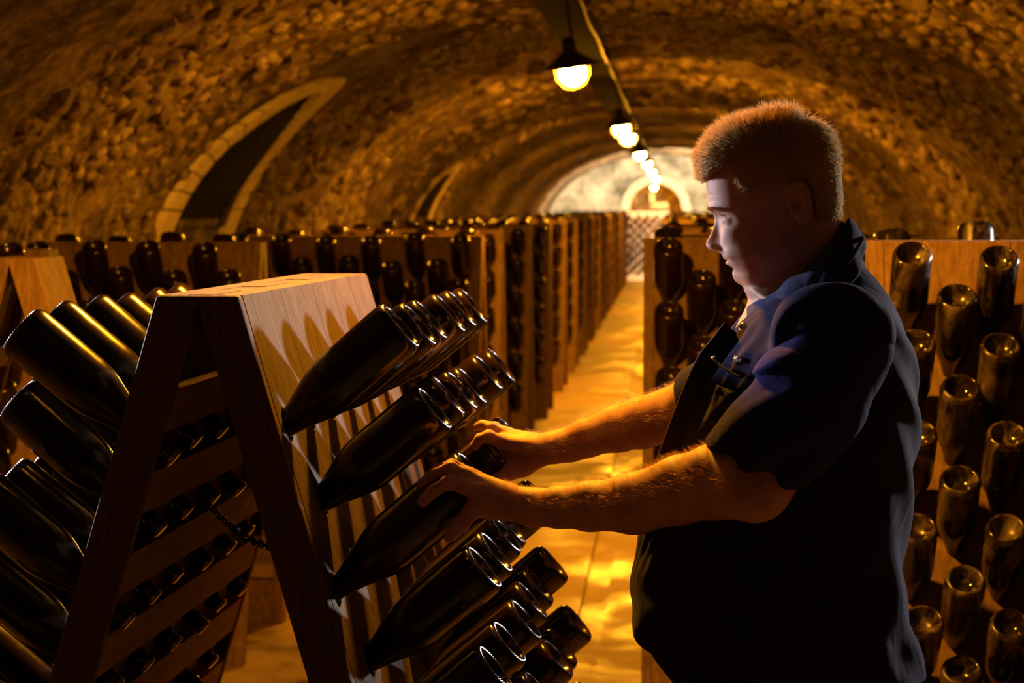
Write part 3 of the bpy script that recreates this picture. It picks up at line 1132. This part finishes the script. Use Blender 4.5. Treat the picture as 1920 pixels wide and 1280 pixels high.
def zpy(p):
    return wv(1400, p)[2]


def g2(u, s):
    return np.exp(-(u / s) ** 2)


def face_disp(x, w, z):
    aw = np.abs(w)
    d = np.interp(z, _nz, _nd, 0, 0) * np.exp(-(aw / np.interp(z, _nz, _nw)) ** 2.6)
    # wings of the nose
    d = d + 0.0075 * g2(z - zpy(463), 0.0072) * g2(aw - 0.0145, 0.0062)
    # brow ridge, eye sockets, cheekbone, fold beside the mouth, chin
    d = d + 0.0035 * g2(z - zpy(391), 0.007) * g2(aw - 0.028, 0.02)
    d = d - 0.0095 * g2(z - zpy(409), 0.0105) * g2(aw - 0.034, 0.0165)
    d = d - 0.004 * g2(z - zpy(404), 0.006) * g2(aw - 0.014, 0.007)
    d = d + 0.0065 * g2(z - zpy(440), 0.017) * g2(aw - 0.043, 0.020)
    d = d - 0.0030 * g2((z - zpy(470)) + (aw - 0.024) * 1.1, 0.0035) * g2(aw - 0.027, 0.012)
    d = d + 0.0035 * g2(z - zpy(483), 0.011) * g2(aw - 0.040, 0.014)
    # lips
    d = d + 0.0026 * g2(z - zpy(485.5), 0.0026) * g2(aw, 0.019)
    d = d - 0.0042 * g2(z - zpy(489.6) - 0.08 * aw, 0.0016) * g2(aw, 0.024)
    d = d + 0.0034 * g2(z - zpy(494), 0.0032) * g2(aw, 0.016)
    d = d - 0.0046 * g2(z - zpy(502.5), 0.0034) * g2(aw, 0.018)
    # eyelid bags and forehead furrows
    d = d - 0.0013 * g2(z - zpy(424) + (aw - 0.033) ** 2 * 9, 0.0017) * g2(aw - 0.033, 0.014)
    d = d - 0.0009 * (g2(z - zpy(366), 0.0016) + g2(z - zpy(377), 0.0016)) * g2(aw, 0.045)
    return d * np.clip((0.066 - (x - XF)) / 0.03, 0, 1)


XF = wv(1325, 400)[0]
body = Field()
body.slices(head_tab, 2.25, 0.004, face_disp)
for s in (-1, 1):
    ec = wv(1371.5, 411.5) + np.array([0, s * 0.0335, 0])
    body.ell(ec, (0.0140, 0.0165, 0.0132), 0.006)
    body.ell(wv(1356.5, 418.5) + np.array([0, s * 0.0335, 0]), (0.0040, 0.0115, 0.0007), 0.001, 's')
    body.ell(wv(1360, 404.0) + np.array([0, s * 0.0335, 0]), (0.0085, 0.015, 0.0007), 0.002, 's')
    body.ell(wv(1351, 469.5) + np.array([-0.004, s * 0.0075, 0]), (0.006, 0.0034, 0.003), 0.002, 's')     # nostril
    # ear: leaf, rim, hollow, lobe
    th = R(12)
    rot = np.array([[math.cos(th), s * 0.30, math.sin(th)], [0, 1, 0], [-math.sin(th), 0, math.cos(th)]])
    rot[0] /= np.linalg.norm(rot[0]); rot[1] = np.cross(rot[2], rot[0])
    eo = wv(1494, 378) + np.array([0.0, s * 0.083, 0])
    body.ell(eo, (0.0165, 0.0075, 0.030), 0.005, 'u', rot)
    body.ell(eo + np.array([-0.003, s * 0.0075, -0.002]), (0.0095, 0.0065, 0.020), 0.003, 's', rot)
    body.ell(eo + np.array([-0.0075, s * 0.004, -0.006]), (0.005, 0.007, 0.008), 0.003, 's', rot)
    body.ell(wv(1497, 407) + np.array([0, s * 0.083, 0]), (0.008, 0.005, 0.010), 0.004)
# neck, jowl and the torso under the clothes
body.cone(wv(1490, 430), wv(1520, 600), 0.060, 0.076, 0.02)
body.cone(wv(1486, 500), wv(1502, 590), 0.058, 0.064, 0.02)
body.ell(wv(1436, 527), (0.030, 0.042, 0.022), 0.012)
body.ell(wv(1393, 515), (0.0145, 0.021, 0.0135), 0.006)
torso_in = [(560, 1425, 1640, 0.13), (600, 1390, 1665, 0.172), (650, 1360, 1685, 0.19), (700, 1335, 1694, 0.19), (800, 1285, 1690, 0.19), (900, 1250, 1680, 0.19), (1000, 1225, 1670, 0.2), (1100, 1212, 1668, 0.2), (1200, 1222, 1690, 0.2), (1300, 1290, 1700, 0.19), (1340, 1330, 1690, 0.18)]
body.slices(torso_in, 2.3, 0.04)

# ---- arms and hands
LB = [o for o in front_bottles if 'right face' in o['label'] and 'third row' in o['label']]
bl = [o for o in LB if 'bottle first' in o['label']][0]; br = [o for o in LB if 'bottle fourth' in o['label']][0]
bl.matrix_world = bl.matrix_world @ Matrix.Translation((0, 0, 0.016))
br.matrix_world = br.matrix_world @ Matrix.Translation((0, 0, 0.014))
bl['label'] = 'dark bottle gripped by the man\'s left hand, third row of the near rack'
br['label'] = 'dark bottle gripped by the man\'s right hand, third row of the near rack'


def hand(yb, fingers, thumb, palm, wrist):
    """joints given as (px, py, depth offset from the bottle's axis)"""
    q = lambda t: W(t[0], t[1], yb + t[2])
    mcps = []
    for ch, r0 in fingers:
        P = [q(t) for t in ch]
        body.chain(P, [r0 * 1.15, r0 * 1.02, r0 * 0.95, r0 * 0.84], 0.004)
        body.ell(P[1], (r0 * 1.08,) * 3, 0.004)
        mcps.append(P[0])
    T = [q(t) for t in thumb[0]]
    body.chain(T, [thumb[1] * 1.5, thumb[1] * 1.2, thumb[1] * 1.05, thumb[1] * 0.9], 0.006)
    wrist = np.array(wrist)
    for m_ in mcps:
        body.cone(m_, wrist + (m_ - np.mean(mcps, 0)) * 0.4, 0.0112, 0.0165, 0.009)
    for t, rr in palm:
        body.ell(q(t), rr, 0.014)
    body.cone(T[0], wrist, 0.018, 0.022, 0.014)


# left hand (near the camera): index and middle over the upper flank, thumb below, palm on the base
hand(bl.matrix_world.translation[1],
     [([(872, 911, -0.044), (841, 904, -0.050), (813, 920, -0.050), (793, 940, -0.049)], 0.0098),
      ([(872, 893, -0.030), (845, 879, -0.034), (813, 891, -0.028), (792, 910, -0.024)], 0.0102),
      ([(880, 892, -0.006), (848, 874, -0.006), (822, 880, 0.006), (802, 897, 0.010)], 0.0096),
      ([(890, 896, 0.016), (862, 880, 0.028), (838, 886, 0.036), (822, 898, 0.040)], 0.0086)],
     ([(917, 946, -0.028), (889, 953, -0.044), (864, 982, -0.050), (844, 1003, -0.048)], 0.0112),
     [((905, 926, -0.012), (0.024, 0.030, 0.021)), ((942, 941, -0.010), (0.034, 0.028, 0.025))], W(1000, 951, 3.60))
# right hand (far side)
hand(br.matrix_world.translation[1],
     [([(942, 828, -0.044), (916, 818, -0.050), (900, 823, -0.050), (890, 836, -0.049)], 0.0098),
      ([(946, 815, -0.026), (921, 803, -0.030), (905, 798, -0.024), (897, 800, -0.020)], 0.0100),
      ([(952, 815, -0.002), (927, 802, 0.002), (909, 801, 0.010), (898, 808, 0.014)], 0.0096),
      ([(960, 819, 0.018), (937, 808, 0.030), (919, 809, 0.037), (907, 816, 0.040)], 0.0086)],
     ([(978, 872, -0.025), (957, 884, -0.038), (937, 898, -0.042), (920, 909, -0.040)], 0.0112),
     [((968, 845, -0.010), (0.024, 0.030, 0.022)), ((992, 853, -0.008), (0.034, 0.028, 0.025))], W(1042, 838, 4.13))
# forearms and upper arms
elbL = W(1415, 908, 3.36)
armL = [W(1000, 951, 3.60), W(1050, 951, 3.572), W(1105, 949, 3.545), W(1190, 944, 3.505), W(1280, 918, 3.455), W(1345, 902, 3.415), elbL, W(1500, 780, 3.37), W(1562, 655, 3.415)]
body.chain(armL, [0.0275, 0.0285, 0.034, 0.0415, 0.047, 0.0505, 0.049, 0.056, 0.064], 0.012)
armR = [W(1042, 838, 4.13), W(1070, 833, 4.12), W(1100, 821, 4.11), W(1160, 803, 4.08), W(1205, 792, 4.05), W(1300, 765, 3.98), W(1340, 760, 3.95), W(1470, 700, 3.85), W(1540, 650, 3.83)]
body.chain(armR, [0.0255, 0.027, 0.0305, 0.037, 0.0405, 0.047, 0.049, 0.056, 0.064], 0.012)

man = empty('person', (0.15, YM, 0.0))
tag(man, 'man in navy vest and blue polo turning bottles in the near rack', 'person')
MI = Matrix.Translation((0.15, YM, 0.0)).inverted()


def man_part(name, me, parent=None):
    o = obj(name, me, parent or man)
    if parent is None:
        o.matrix_parent_inverse = MI
    return o


me, BV = body.mesh('body', (-0.42, 3.22, 0.82), (0.40, 4.26, 1.70), 0.0026, M['skin'])
man_part('body', me)

# eyes behind the lowered lids
for s in (-1, 1):
    ec = wv(1370.5, 412) + np.array([0, s * 0.0335, 0])
    mb = MB(); mb.lathe([(0.0106 * math.sin(a), 0.0106 * math.cos(a)) for a in np.linspace(0.02, math.pi - 0.02, 14)], 20, Matrix.Translation(ec))
    eye = man_part('eye', mb.mesh('eye', M['eye'], True))
    mb = MB(); mb.lathe([(0.0052 * math.sin(a), 0.0101 + 0.0010 * math.cos(a)) for a in np.linspace(0.05, math.pi / 2, 5)], 16, Matrix.Translation(ec) @ Matrix.Rotation(R(-118), 4, 'Y'))
    ir = obj('iris', mb.mesh('iris', M['iris'], True), eye)

# ---- hair: cap and strands
hl = np.array([(1290, 346), (1322, 343), (1338, 326), (1368, 322), (1384, 352), (1400, 366), (1414, 350), (1428, 338), (1470, 341), (1500, 338), (1519, 358), (1523, 412), (1600, 420)])


def hair_fac(P):
    """how far above the hairline, in photo pixels, for points of the head"""
    v = P - np.array([0, 0, CAMZ]); k = v @ FW
    k = k - (P[:, 1] - YM) * FW[1]                     # project on the man's plane so both sides share the line
    px = 960 + FPX * ((v - np.outer(P[:, 1] - YM, (0, 1, 0))) @ RT) / k
    py = 640 - FPX * ((v - np.outer(P[:, 1] - YM, (0, 1, 0))) @ UP) / k
    return np.interp(px, hl[:, 0], hl[:, 1]) - py, px, py


hd = Field()
hd.slices(head_tab, 2.25, 0.004)


def hair_off(x, y, z):
    P = np.stack(np.broadcast_arrays(x, y, z), -1).reshape(-1, 3)
    f, px, py = hair_fac(P)
    top = np.clip((330 - py) / 90, 0, 1)
    back = np.clip((px - 1520) / 50, 0, 1)
    o = np.clip(f / 10, -1, 1) * (0.0038 + 0.0045 * top + 0.0035 * np.clip((1370 - px) / 50, 0, 1) * top + 0.001 * back + 0.007 * np.clip((1375 - px) / 45, 0, 1) * np.clip((py - 262) / 30, 0, 1) * np.clip((346 - py) / 14, 0, 1))
    o = np.where(f < 0, -0.006, o)
    return -(o.reshape(np.broadcast(x, y, z).shape))


lo, hi = wv(1280, 428), wv(1610, 190)
hd.add(hair_off, (lo[0], YM - 0.12, lo[2]), (hi[0], YM + 0.12, hi[2]), 0, 'add')
capm, HV = hd.mesh('hair_cap', (wv(1290, 400)[0], YM - 0.10, zpy(426)), (wv(1600, 400)[0], YM + 0.10, zpy(198)), 0.003, M['haircap'], 1)
bmh = bmesh.new(); bmh.from_mesh(capm)
bmh.verts.ensure_lookup_table()
f, px, py = hair_fac(HV)
bmesh.ops.delete(bmh, geom=[bmh.verts[i] for i in np.where(f < -1)[0]], context='VERTS')
bmh.to_mesh(capm); bmh.free()
hair = man_part('hair', capm)
hair['label'] = 'short cropped ginger hair'


def strands(name, roots, dirs, lens, width, mat, bend=None):
    n = len(roots)
    rs = np.random.RandomState(3)
    side = np.cross(dirs, rs.normal(size=(n, 3))); side /= np.linalg.norm(side, axis=1)[:, None] + 1e-9
    d2 = dirs + (bend if bend is not None else 0)
    d2 = d2 / np.linalg.norm(d2, axis=1)[:, None]
    mid = roots + dirs * (lens * 0.5)[:, None]
    tip = mid + d2 * (lens * 0.5)[:, None]
    V = np.stack([roots - side * width, roots + side * width, mid + side * width * 0.8, mid - side * width * 0.8, tip], 1).reshape(-1, 3)
    b0 = np.arange(n) * 5
    Q = np.stack([b0, b0 + 1, b0 + 2, b0 + 3], 1); T = np.stack([b0 + 3, b0 + 2, b0 + 4], 1)
    me = bpy.data.meshes.new(name)
    me.vertices.add(len(V)); me.vertices.foreach_set('co', V.astype(np.float32).ravel())
    loops = np.concatenate([Q.ravel(), T.ravel()]).astype(np.int32)
    me.loops.add(len(loops)); me.loops.foreach_set('vertex_index', loops)
    st = np.concatenate([np.arange(n) * 4, 4 * n + np.arange(n) * 3]).astype(np.int32)
    me.polygons.add(2 * n); me.polygons.foreach_set('loop_start', st)
    me.polygons.foreach_set('loop_total', np.concatenate([np.full(n, 4), np.full(n, 3)]).astype(np.int32))
    me.update(calc_edges=True); me.materials.append(mat)
    return me


rs = np.random.RandomState(1)
capm.calc_loop_triangles() if hasattr(capm, 'calc_loop_triangles') else None
cv = np.array([v.co[:] for v in capm.vertices]); cn = np.array([v.normal[:] for v in capm.vertices])
pick = rs.randint(0, len(cv), 26000)
root = cv[pick] + rs.normal(0, 0.0012, (len(pick), 3)) - cn[pick] * 0.004
nr_ = cn[pick]
f, px, py = hair_fac(root)
keep = f > -2
root, nr_, px, py = root[keep], nr_[keep], px[keep], py[keep]
top = np.clip((320 - py) / 80, 0, 1)
comb = np.stack([np.interp(px, [1350, 1520], [-0.85, 0.35]), np.zeros(len(px)), np.where(px > 1500, -1.0, -0.35 + 0.9 * top)], 1)
dr = nr_ * (0.22 + 0.62 * top)[:, None] + comb * 0.8 + rs.normal(0, 0.16, root.shape)
dr /= np.linalg.norm(dr, axis=1)[:, None]
ln = (0.0085 + 0.0105 * top) * rs.uniform(0.7, 1.25, len(px))
sm_ = strands('strands', root, dr, ln, 0.00045, M['hair'])
o = obj('strands', sm_, hair); o['kind'] = 'stuff'
# eyebrows
for s in (-1, 1):
    n = 260
    aw = rs.uniform(0.012, 0.052, n)
    pz = zpy(394) + (0.002 - ((aw - 0.034) / 0.02) ** 2 * 0.003) + rs.normal(0, 0.0017, n)
    P = np.stack([np.full(n, XF - 0.012), YM + s * aw, pz], 1)
    for _ in range(14):
        P[:, 0] += np.clip(body.at(P), -0.01, 0.01) * 0.8
    dr = np.stack([np.full(n, -0.55), s * np.full(n, 0.75), np.full(n, 0.15)], 1) + rs.normal(0, 0.2, (n, 3)); dr /= np.linalg.norm(dr, axis=1)[:, None]
    o = man_part('eyebrow', strands('eyebrow', P, dr, rs.uniform(0.004, 0.008, n), 0.00022, M['brow'])); o['kind'] = 'stuff'
# fair hair on the forearms
ba = np.array([v.co[:] for v in me.vertices]) if False else None
bme = bpy.data.objects['body'].data
nv = len(bme.vertices); bc = np.empty(nv * 3, np.float32); bme.vertices.foreach_get('co', bc); bc = bc.reshape(-1, 3).astype(float)
bn = np.array([v.normal[:] for v in bme.vertices])
fl = np.where((bc[:, 0] < W(1360, 900, 3.4)[0]) & (bc[:, 0] > W(955, 900, 3.7)[0]) & (bc[:, 2] < 1.32) & (bn[:, 2] > -0.35) & ((bc[:, 2] > 1.0)))[0]
fl = rs.choice(fl, 12000)
dr = bn[fl] * 0.55 + np.array([-0.75, 0, 0.05]) + rs.normal(0, 0.22, (len(fl), 3)); dr /= np.linalg.norm(dr, axis=1)[:, None]
o = man_part('arm_hair', strands('arm_hair', bc[fl] + rs.normal(0, 0.001, (len(fl), 3)), dr, rs.uniform(0.005, 0.013, len(fl)), 0.00016, M['armhair'])); o['kind'] = 'stuff'

# ---- clothes
vest_tab = [(478, 1545, 1600, 0.05), (500, 1505, 1618, 0.075), (525, 1462, 1640, 0.108), (550, 1432, 1660, 0.145), (575, 1408, 1678, 0.176), (600, 1384, 1690, 0.196), (650, 1348, 1708, 0.212), (700, 1318, 1719, 0.218), (760, 1288, 1722, 0.222), (820, 1262, 1719, 0.225),
            (900, 1230, 1709, 0.228), (1000, 1199, 1698, 0.232), (1060, 1187, 1692, 0.236), (1110, 1183, 1698, 0.238), (1160, 1184, 1709, 0.238), (1200, 1190, 1720, 0.236), (1226, 1204, 1727, 0.233), (1260, 1250, 1733, 0.23)]


def folds(amp):
    def fn(x, y, z):
        a = np.sin((z * 1.0 + x * 0.55) * 46 + 5 * np.sin(y * 9) + 2.0 * np.sin(z * 13 + x * 7))
        b_ = np.sin((z * 0.7 - x * 0.9) * 63 + 3 * np.sin(y * 14 + z * 6))
        back = np.clip((x - 0.2) / 0.12, 0, 1)
        waist = np.exp(-((z - 1.02) / 0.07) ** 2)
        front = np.clip((0.13 - x) / 0.06, 0, 1) * np.clip((z - 1.0) / 0.1, 0, 1)
        c_ = np.sin(y * 210 + (z + x) * 38 + 2 * np.sin(z * 30))
        return amp * ((0.4 * a + 0.3 * b_) * (0.35 + back + waist * 0.8) + 0.5 * c_ * front)
    return fn


vest = Field()
vest.slices(vest_tab, 2.35, 0.02)
for s, sh in ((-1, W(1555, 640, 3.40)), (1, W(1555, 640, 3.84))):
    vest.ell(sh + np.array([0.004, 0, 0.012]), (0.085, 0.066, 0.070), 0.03)
    # armhole
    vest.ell(sh + np.array([-0.035, s * 0.075, -0.045]), (0.078, 0.062, 0.118), 0.008, 's')
vest.add(folds(0.0045), (-0.2, 3.3, 0.8), (0.5, 3.95, 1.45), 0, 'add')


def neck_cut(x, y, z):      # V opening at the front of the neck
    f0, f1 = wv(1395, 560), wv(1335, 700)
    t = np.clip((f0[2] - z) / (f0[2] - f1[2]), 0, 1)
    return np.maximum(np.abs(y - YM) - 0.06 * (1 - t) - 0.004, (x - (f0[0] + 0.045)))


vest.add(neck_cut, (wv(1300, 600)[0], YM - 0.1, zpy(700)), (wv(1445, 600)[0], YM + 0.1, zpy(480)), 0.006, 's')
hem = (wv(1190, 1188), wv(1730, 1260))


def hem_cut(x, y, z):
    zz = hem[0][2] + (x - hem[0][0]) / (hem[1][0] - hem[0][0]) * (hem[1][2] - hem[0][2]) - 0.006
    return zz - z


vest.add(hem_cut, (-0.2, 3.3, 0.8), (0.6, 3.95, 1.6), 0.012, 'i')
me, _ = vest.mesh('vest', (-0.12, 3.30, 0.86), (0.44, 3.94, 1.50), 0.005, M['vest'])
vest_o = man_part('vest', me)

shirt = Field()
shirt.slices([(p, f_ + 14, b_ - 12, h - 0.010) for p, f_, b_, h in vest_tab[1:-2]], 2.3, 0.02)


def sleeve(chain, rs_, tip, dirv, s):
    shirt.chain(chain, rs_, 0.03)
    tip = np.array(tip); dv = np.array(dirv) / np.linalg.norm(dirv)
    a = np.array(chain[0])

    def cut(x, y, z):
        return (x - tip[0]) * dv[0] + (y - tip[1]) * dv[1] + (z - tip[2]) * dv[2]
    lo = tip - 0.12; hi = tip + 0.12
    shirt.add(cut, lo, hi, 0.006, 'i')


shL = W(1556, 645, 3.40)
sl_end = W(1402, 868, 3.375)
sleeve([W(1572, 655, 3.40), W(1514, 756, 3.365), W(1448, 822, 3.36), W(1387, 895, 3.372)], [0.074, 0.072, 0.071, 0.070], sl_end, W(1402, 868, 3.375) - W(1455, 765, 3.375), -1)
shR = W(1540, 648, 3.84)
sleeve([shR, W(1430, 712, 3.91), W(1330, 758, 3.96)], [0.084, 0.076, 0.070], W(1300, 762, 3.97), W(1300, 762, 3.97) - W(1420, 710, 3.92), 1)


def sleeve_folds(x, y, z):
    u = (x - shL[0]) * 0.86 + (z - shL[2]) * 0.5                # along the folds that fan from the armpit
    v = (z - shL[2]) * 0.86 - (x - shL[0]) * 0.5
    near = np.clip((3.52 - y) / 0.05, 0, 1)
    a = np.sin(v * 120 + 4.0 * np.sin(u * 14) + 12 * u)
    b_ = np.sin(v * 63 - 8 * u + 1.0)
    fade = np.clip((shL[0] + 0.03 - x) / 0.1, 0.15, 1)
    a = np.sign(a) * np.abs(a) ** 0.7
    return near * fade * (0.0052 * a + 0.0030 * b_)


shirt.add(sleeve_folds, (-0.05, 3.22, 1.08), (0.33, 3.5, 1.46), 0, 'add')
me, _ = shirt.mesh('shirt', (-0.10, 3.22, 0.90), (0.44, 4.10, 1.48), 0.0045, M['shirt'])
shirt_o = man_part('shirt', me)
# cuffs of the sleeves: a rib just inside the hem
d = (sl_end - W(1455, 765, 3.375)); d = d / np.linalg.norm(d)

# trousers and shoes
tr = Field()
hipz = zpy(1225)
tr.slices([(1195, 1205, 1712, 0.205), (1230, 1225, 1722, 0.21), (1280, 1265, 1728, 0.21), (1340, 1300, 1725, 0.205), (1400, 1330, 1705, 0.19)], 2.3, 0.03)
for s in (-1, 1):
    hip = np.array([0.185, YM + s * 0.095, 0.86]); kn = np.array([0.165, YM + s * 0.115, 0.48]); an = np.array([0.19, YM + s * 0.12, 0.09])
    tr.chain([hip, kn, an], [0.112, 0.075, 0.062], 0.03)
me, _ = tr.mesh('trousers', (-0.06, 3.30, 0.02), (0.46, 3.94, 1.0), 0.008, M['trousers'], 1)
man_part('trousers', me)
for s in (-1, 1):
    sh = Field()
    c = np.array([0.19, YM + s * 0.12, 0.0])
    sh.cone(c + (0.05, 0, 0.05), c + (-0.13, 0, 0.038), 0.045, 0.038, 0.02)
    sh.cone(c + (0.02, 0, 0.06), c + (0.0, 0, 0.13), 0.05, 0.05, 0.03)
    sh.add(lambda x, y, z: 0.002 - z + 0 * x + 0 * y, c - (0.25, 0.1, 0.05), c + (0.15, 0.1, 0.25), 0.004, 'i')
    me, _ = sh.mesh('shoe', c - (0.22, 0.08, 0.02), c + (0.14, 0.08, 0.2), 0.006, M['leather'], 1)
    man_part('shoe', me)


# ---- collars: leaves folded over round the neck
def collar(name, fold, edge, mat, parent, thick, a0=0.0, wav=0.002):
    """fold / edge: (front point, side point, back point) as (px, py, half width) - lines of the folded leaf, both sides mirrored"""
    n = 49
    V, F = [], []

    def line(pts, t):      # t 0 front .. 1 back, quadratic through three points
        P = [np.array([*W(p[0], p[1], YM)[[0, 2]], p[2]]) for p in pts]
        return P[0] * (1 - t) * (1 - 2 * t) + P[1] * 4 * t * (1 - t) + P[2] * t * (2 * t - 1)
    for i in range(n):
        t = i / (n - 1) * 2 - 1          # -1 front of near side .. 0 back .. 1 front of far side
        s = -1 if t < 0 else 1
        tb = 1 - abs(t)
        f_, e_ = line(fold, tb), line(edge, tb)
        for j in range(7):
            q = j / 6
            p = f_ * (1 - q) + e_ * q
            bulge = math.sin(math.pi * min(q * 1.2, 1)) * 0.006
            p2 = p[2] + bulge
            V.append((p[0] + wav * math.sin(i * 1.3 + q * 3), YM + s * p2, p[1] + bulge * 0.8 + wav * math.sin(i * 0.9)))
    for i in range(n - 1):
        for j in range(6):
            F.append((i * 7 + j, (i + 1) * 7 + j, (i + 1) * 7 + j + 1, i * 7 + j + 1))
    me = mesh_np(name, V, F, mat, True)
    o = man_part(name, me) if parent is None else obj(name, me, parent)
    sd = o.modifiers.new('thick', 'SOLIDIFY'); sd.thickness = thick; sd.offset = 0
    ss = o.modifiers.new('sub', 'SUBSURF'); ss.levels = 1; ss.render_levels = 1
    return o


collar('collar', [(1398, 575, 0.022), (1500, 500, 0.094), (1580, 412, 0.001)], [(1392, 628, 0.052), (1530, 545, 0.150), (1622, 500, 0.001)], M['shirtcollar'], shirt_o, 0.004)
collar('collar', [(1428, 590, 0.060), (1522, 503, 0.108), (1592, 407, 0.001)], [(1418, 640, 0.085), (1556, 560, 0.170), (1622, 458, 0.001)], M['vest'], vest_o, 0.006)
# stitched piping along the vest collar's edge
mb = MB()
pts = [(1425, 632, 0.090), (1470, 594, 0.128), (1512, 556, 0.148), (1552, 515, 0.140), (1588, 478, 0.105), (1612, 450, 0.055), (1618, 444, 0.0)]
pv = [tuple(W(a, b_, YM - c) if False else (W(a, b_, YM)[0], YM - c, W(a, b_, YM)[2])) for a, b_, c in pts]
pv += [(p[0], 2 * YM - p[1], p[2]) for p in reversed(pv[:-1])]
mb.tube(pv, 0.0035, 6)
mb.build('piping', M['vest'], vest_o, True)
# front edge of the vest: the far front standing away from the chest
ed = [(1358, 603), (1336, 632), (1312, 660), (1294, 695), (1275, 740), (1256, 790), (1236, 845), (1222, 890), (1206, 950)]
inn = [(1415, 640), (1385, 672), (1362, 705), (1344, 745), (1325, 785), (1305, 830), (1285, 880), (1268, 930), (1240, 990)]
V, F = [], []
for (a, c) in zip(ed, inn):
    p, q = W(a[0], a[1], YM - 0.085), W(c[0], c[1], YM - 0.070)
    for t in np.linspace(0, 1, 5):
        V.append(p * (1 - t) + q * t + np.array([-0.006 * math.sin(math.pi * t), 0, 0]))
for i in range(len(ed) - 1):
    for j in range(4):
        F.append((i * 5 + j, i * 5 + j + 1, (i + 1) * 5 + j + 1, (i + 1) * 5 + j))
o = obj('front_flap', mesh_np('front_flap', V, F, M['vest'], True), vest_o)
sd = o.modifiers.new('thick', 'SOLIDIFY'); sd.thickness = 0.005
# press stud, zip and small print on the vest's chest
def on_body(px, py, fld, y0=3.30):
    """first point on the ray of pixel (px,py) that lies on the solid fld"""
    ysamp = np.linspace(y0, 3.9, 500)
    P = np.array([W(px, py, yy) for yy in ysamp])
    d = fld.at(P)
    i = int(np.argmax(d < 0.002))
    return P[i] if d[i] < 0.002 else W(px, py, YM - 0.1)


def surf_patch(name, rows, fld, mat, parent, lift, thick, y0=3.30):
    """a thin sewn-on piece: grid of pixels dropped on the garment fld"""
    V, F = [], []
    n, k = len(rows), len(rows[0])
    for r in rows:
        for (a, b_) in r:
            p = on_body(a, b_, fld, y0)
            e = 0.004
            g = np.array([fld.at((p + np.eye(3)[i] * e)[None])[0] - fld.at((p - np.eye(3)[i] * e)[None])[0] for i in range(3)])
            V.append(p + g / (np.linalg.norm(g) + 1e-9) * lift)
    for i in range(n - 1):
        for j in range(k - 1):
            F.append((i * k + j, i * k + j + 1, (i + 1) * k + j + 1, (i + 1) * k + j))
    o = obj(name, mesh_np(name, V, F, mat, True), parent)
    sd = o.modifiers.new('thick', 'SOLIDIFY'); sd.thickness = thick; sd.offset = 1
    return o


def grid4(a, b_, c, d_, n=6, k=6):
    a, b_, c, d_ = map(np.array, (a, b_, c, d_))
    return [[tuple((a * (1 - u) + b_ * u) * (1 - v) + (d_ * (1 - u) + c * u) * v) for u in np.linspace(0, 1, k)] for v in np.linspace(0, 1, n)]


p = on_body(1409, 628, vest)
p = p + np.array([-0.012, -0.016, 0.012])
nrm = Vector((-0.62, -0.62, 0.48)).normalized()
mb = MB(); mb.lathe([(0.0035, 0.0), (0.0062, 0.0), (0.0066, 0.0018), (0.0045, 0.003), (0.0032, 0.0015)], 18, Matrix.Translation(p) @ nrm.to_track_quat('Z', 'Y').to_matrix().to_4x4())
mb.build('press_stud', M['brass'], vest_o, True)
# chest pocket: zip with its puller, flap below
zp = [(1352, 684), (1362, 692), (1374, 700), (1386, 706), (1396, 709)]
zz_ = [on_body(a, b_, vest) + np.array([-0.004, -0.004, 0.002]) for a, b_ in zp]
mb = MB(); mb.tube(zz_, 0.0022, 6)
zo = mb.build('zip', M['trousers'], vest_o, True)
tm = MB(); tm.box(-0.0008, 0.0008, -0.0016, 0.0016, -0.0008, 0.0008)
t_me = tm.mesh('tooth', M['steel'])
for k in range(14):
    t = k / 13 * (len(zz_) - 1); i = min(int(t), len(zz_) - 2)
    q = zz_[i] * (1 - t + i) + zz_[i + 1] * (t - i)
    o = obj('tooth', t_me, zo); o.location = q + np.array([-0.002, -0.002, 0.0015])
mb = MB(); q = zz_[0] + np.array([-0.004, -0.003, 0.003])
mb.tube([q, q + np.array([-0.004, -0.003, 0.006]), q + np.array([0.001, -0.006, 0.008])], [0.003, 0.0026, 0.0015], 8)
mb.build('puller', M['steel'], zo, True)
surf_patch('pocket_flap', grid4((1348, 722), (1392, 742), (1368, 792), (1318, 800), 8, 7), vest, M['vest'], vest_o, 0.004, 0.004)
# small white woven print, illegible marks
for k in range(5):
    x0 = 1380 + k * 2.6; y0_ = 667 + k * 1.3
    surf_patch('print', grid4((x0, y0_), (x0 + 1.6, y0_ + 0.8), (x0 - 1.6, y0_ + 8), (x0 - 3.2, y0_ + 7.2), 3, 3), vest, M['print'], vest_o, 0.002, 0.0006)
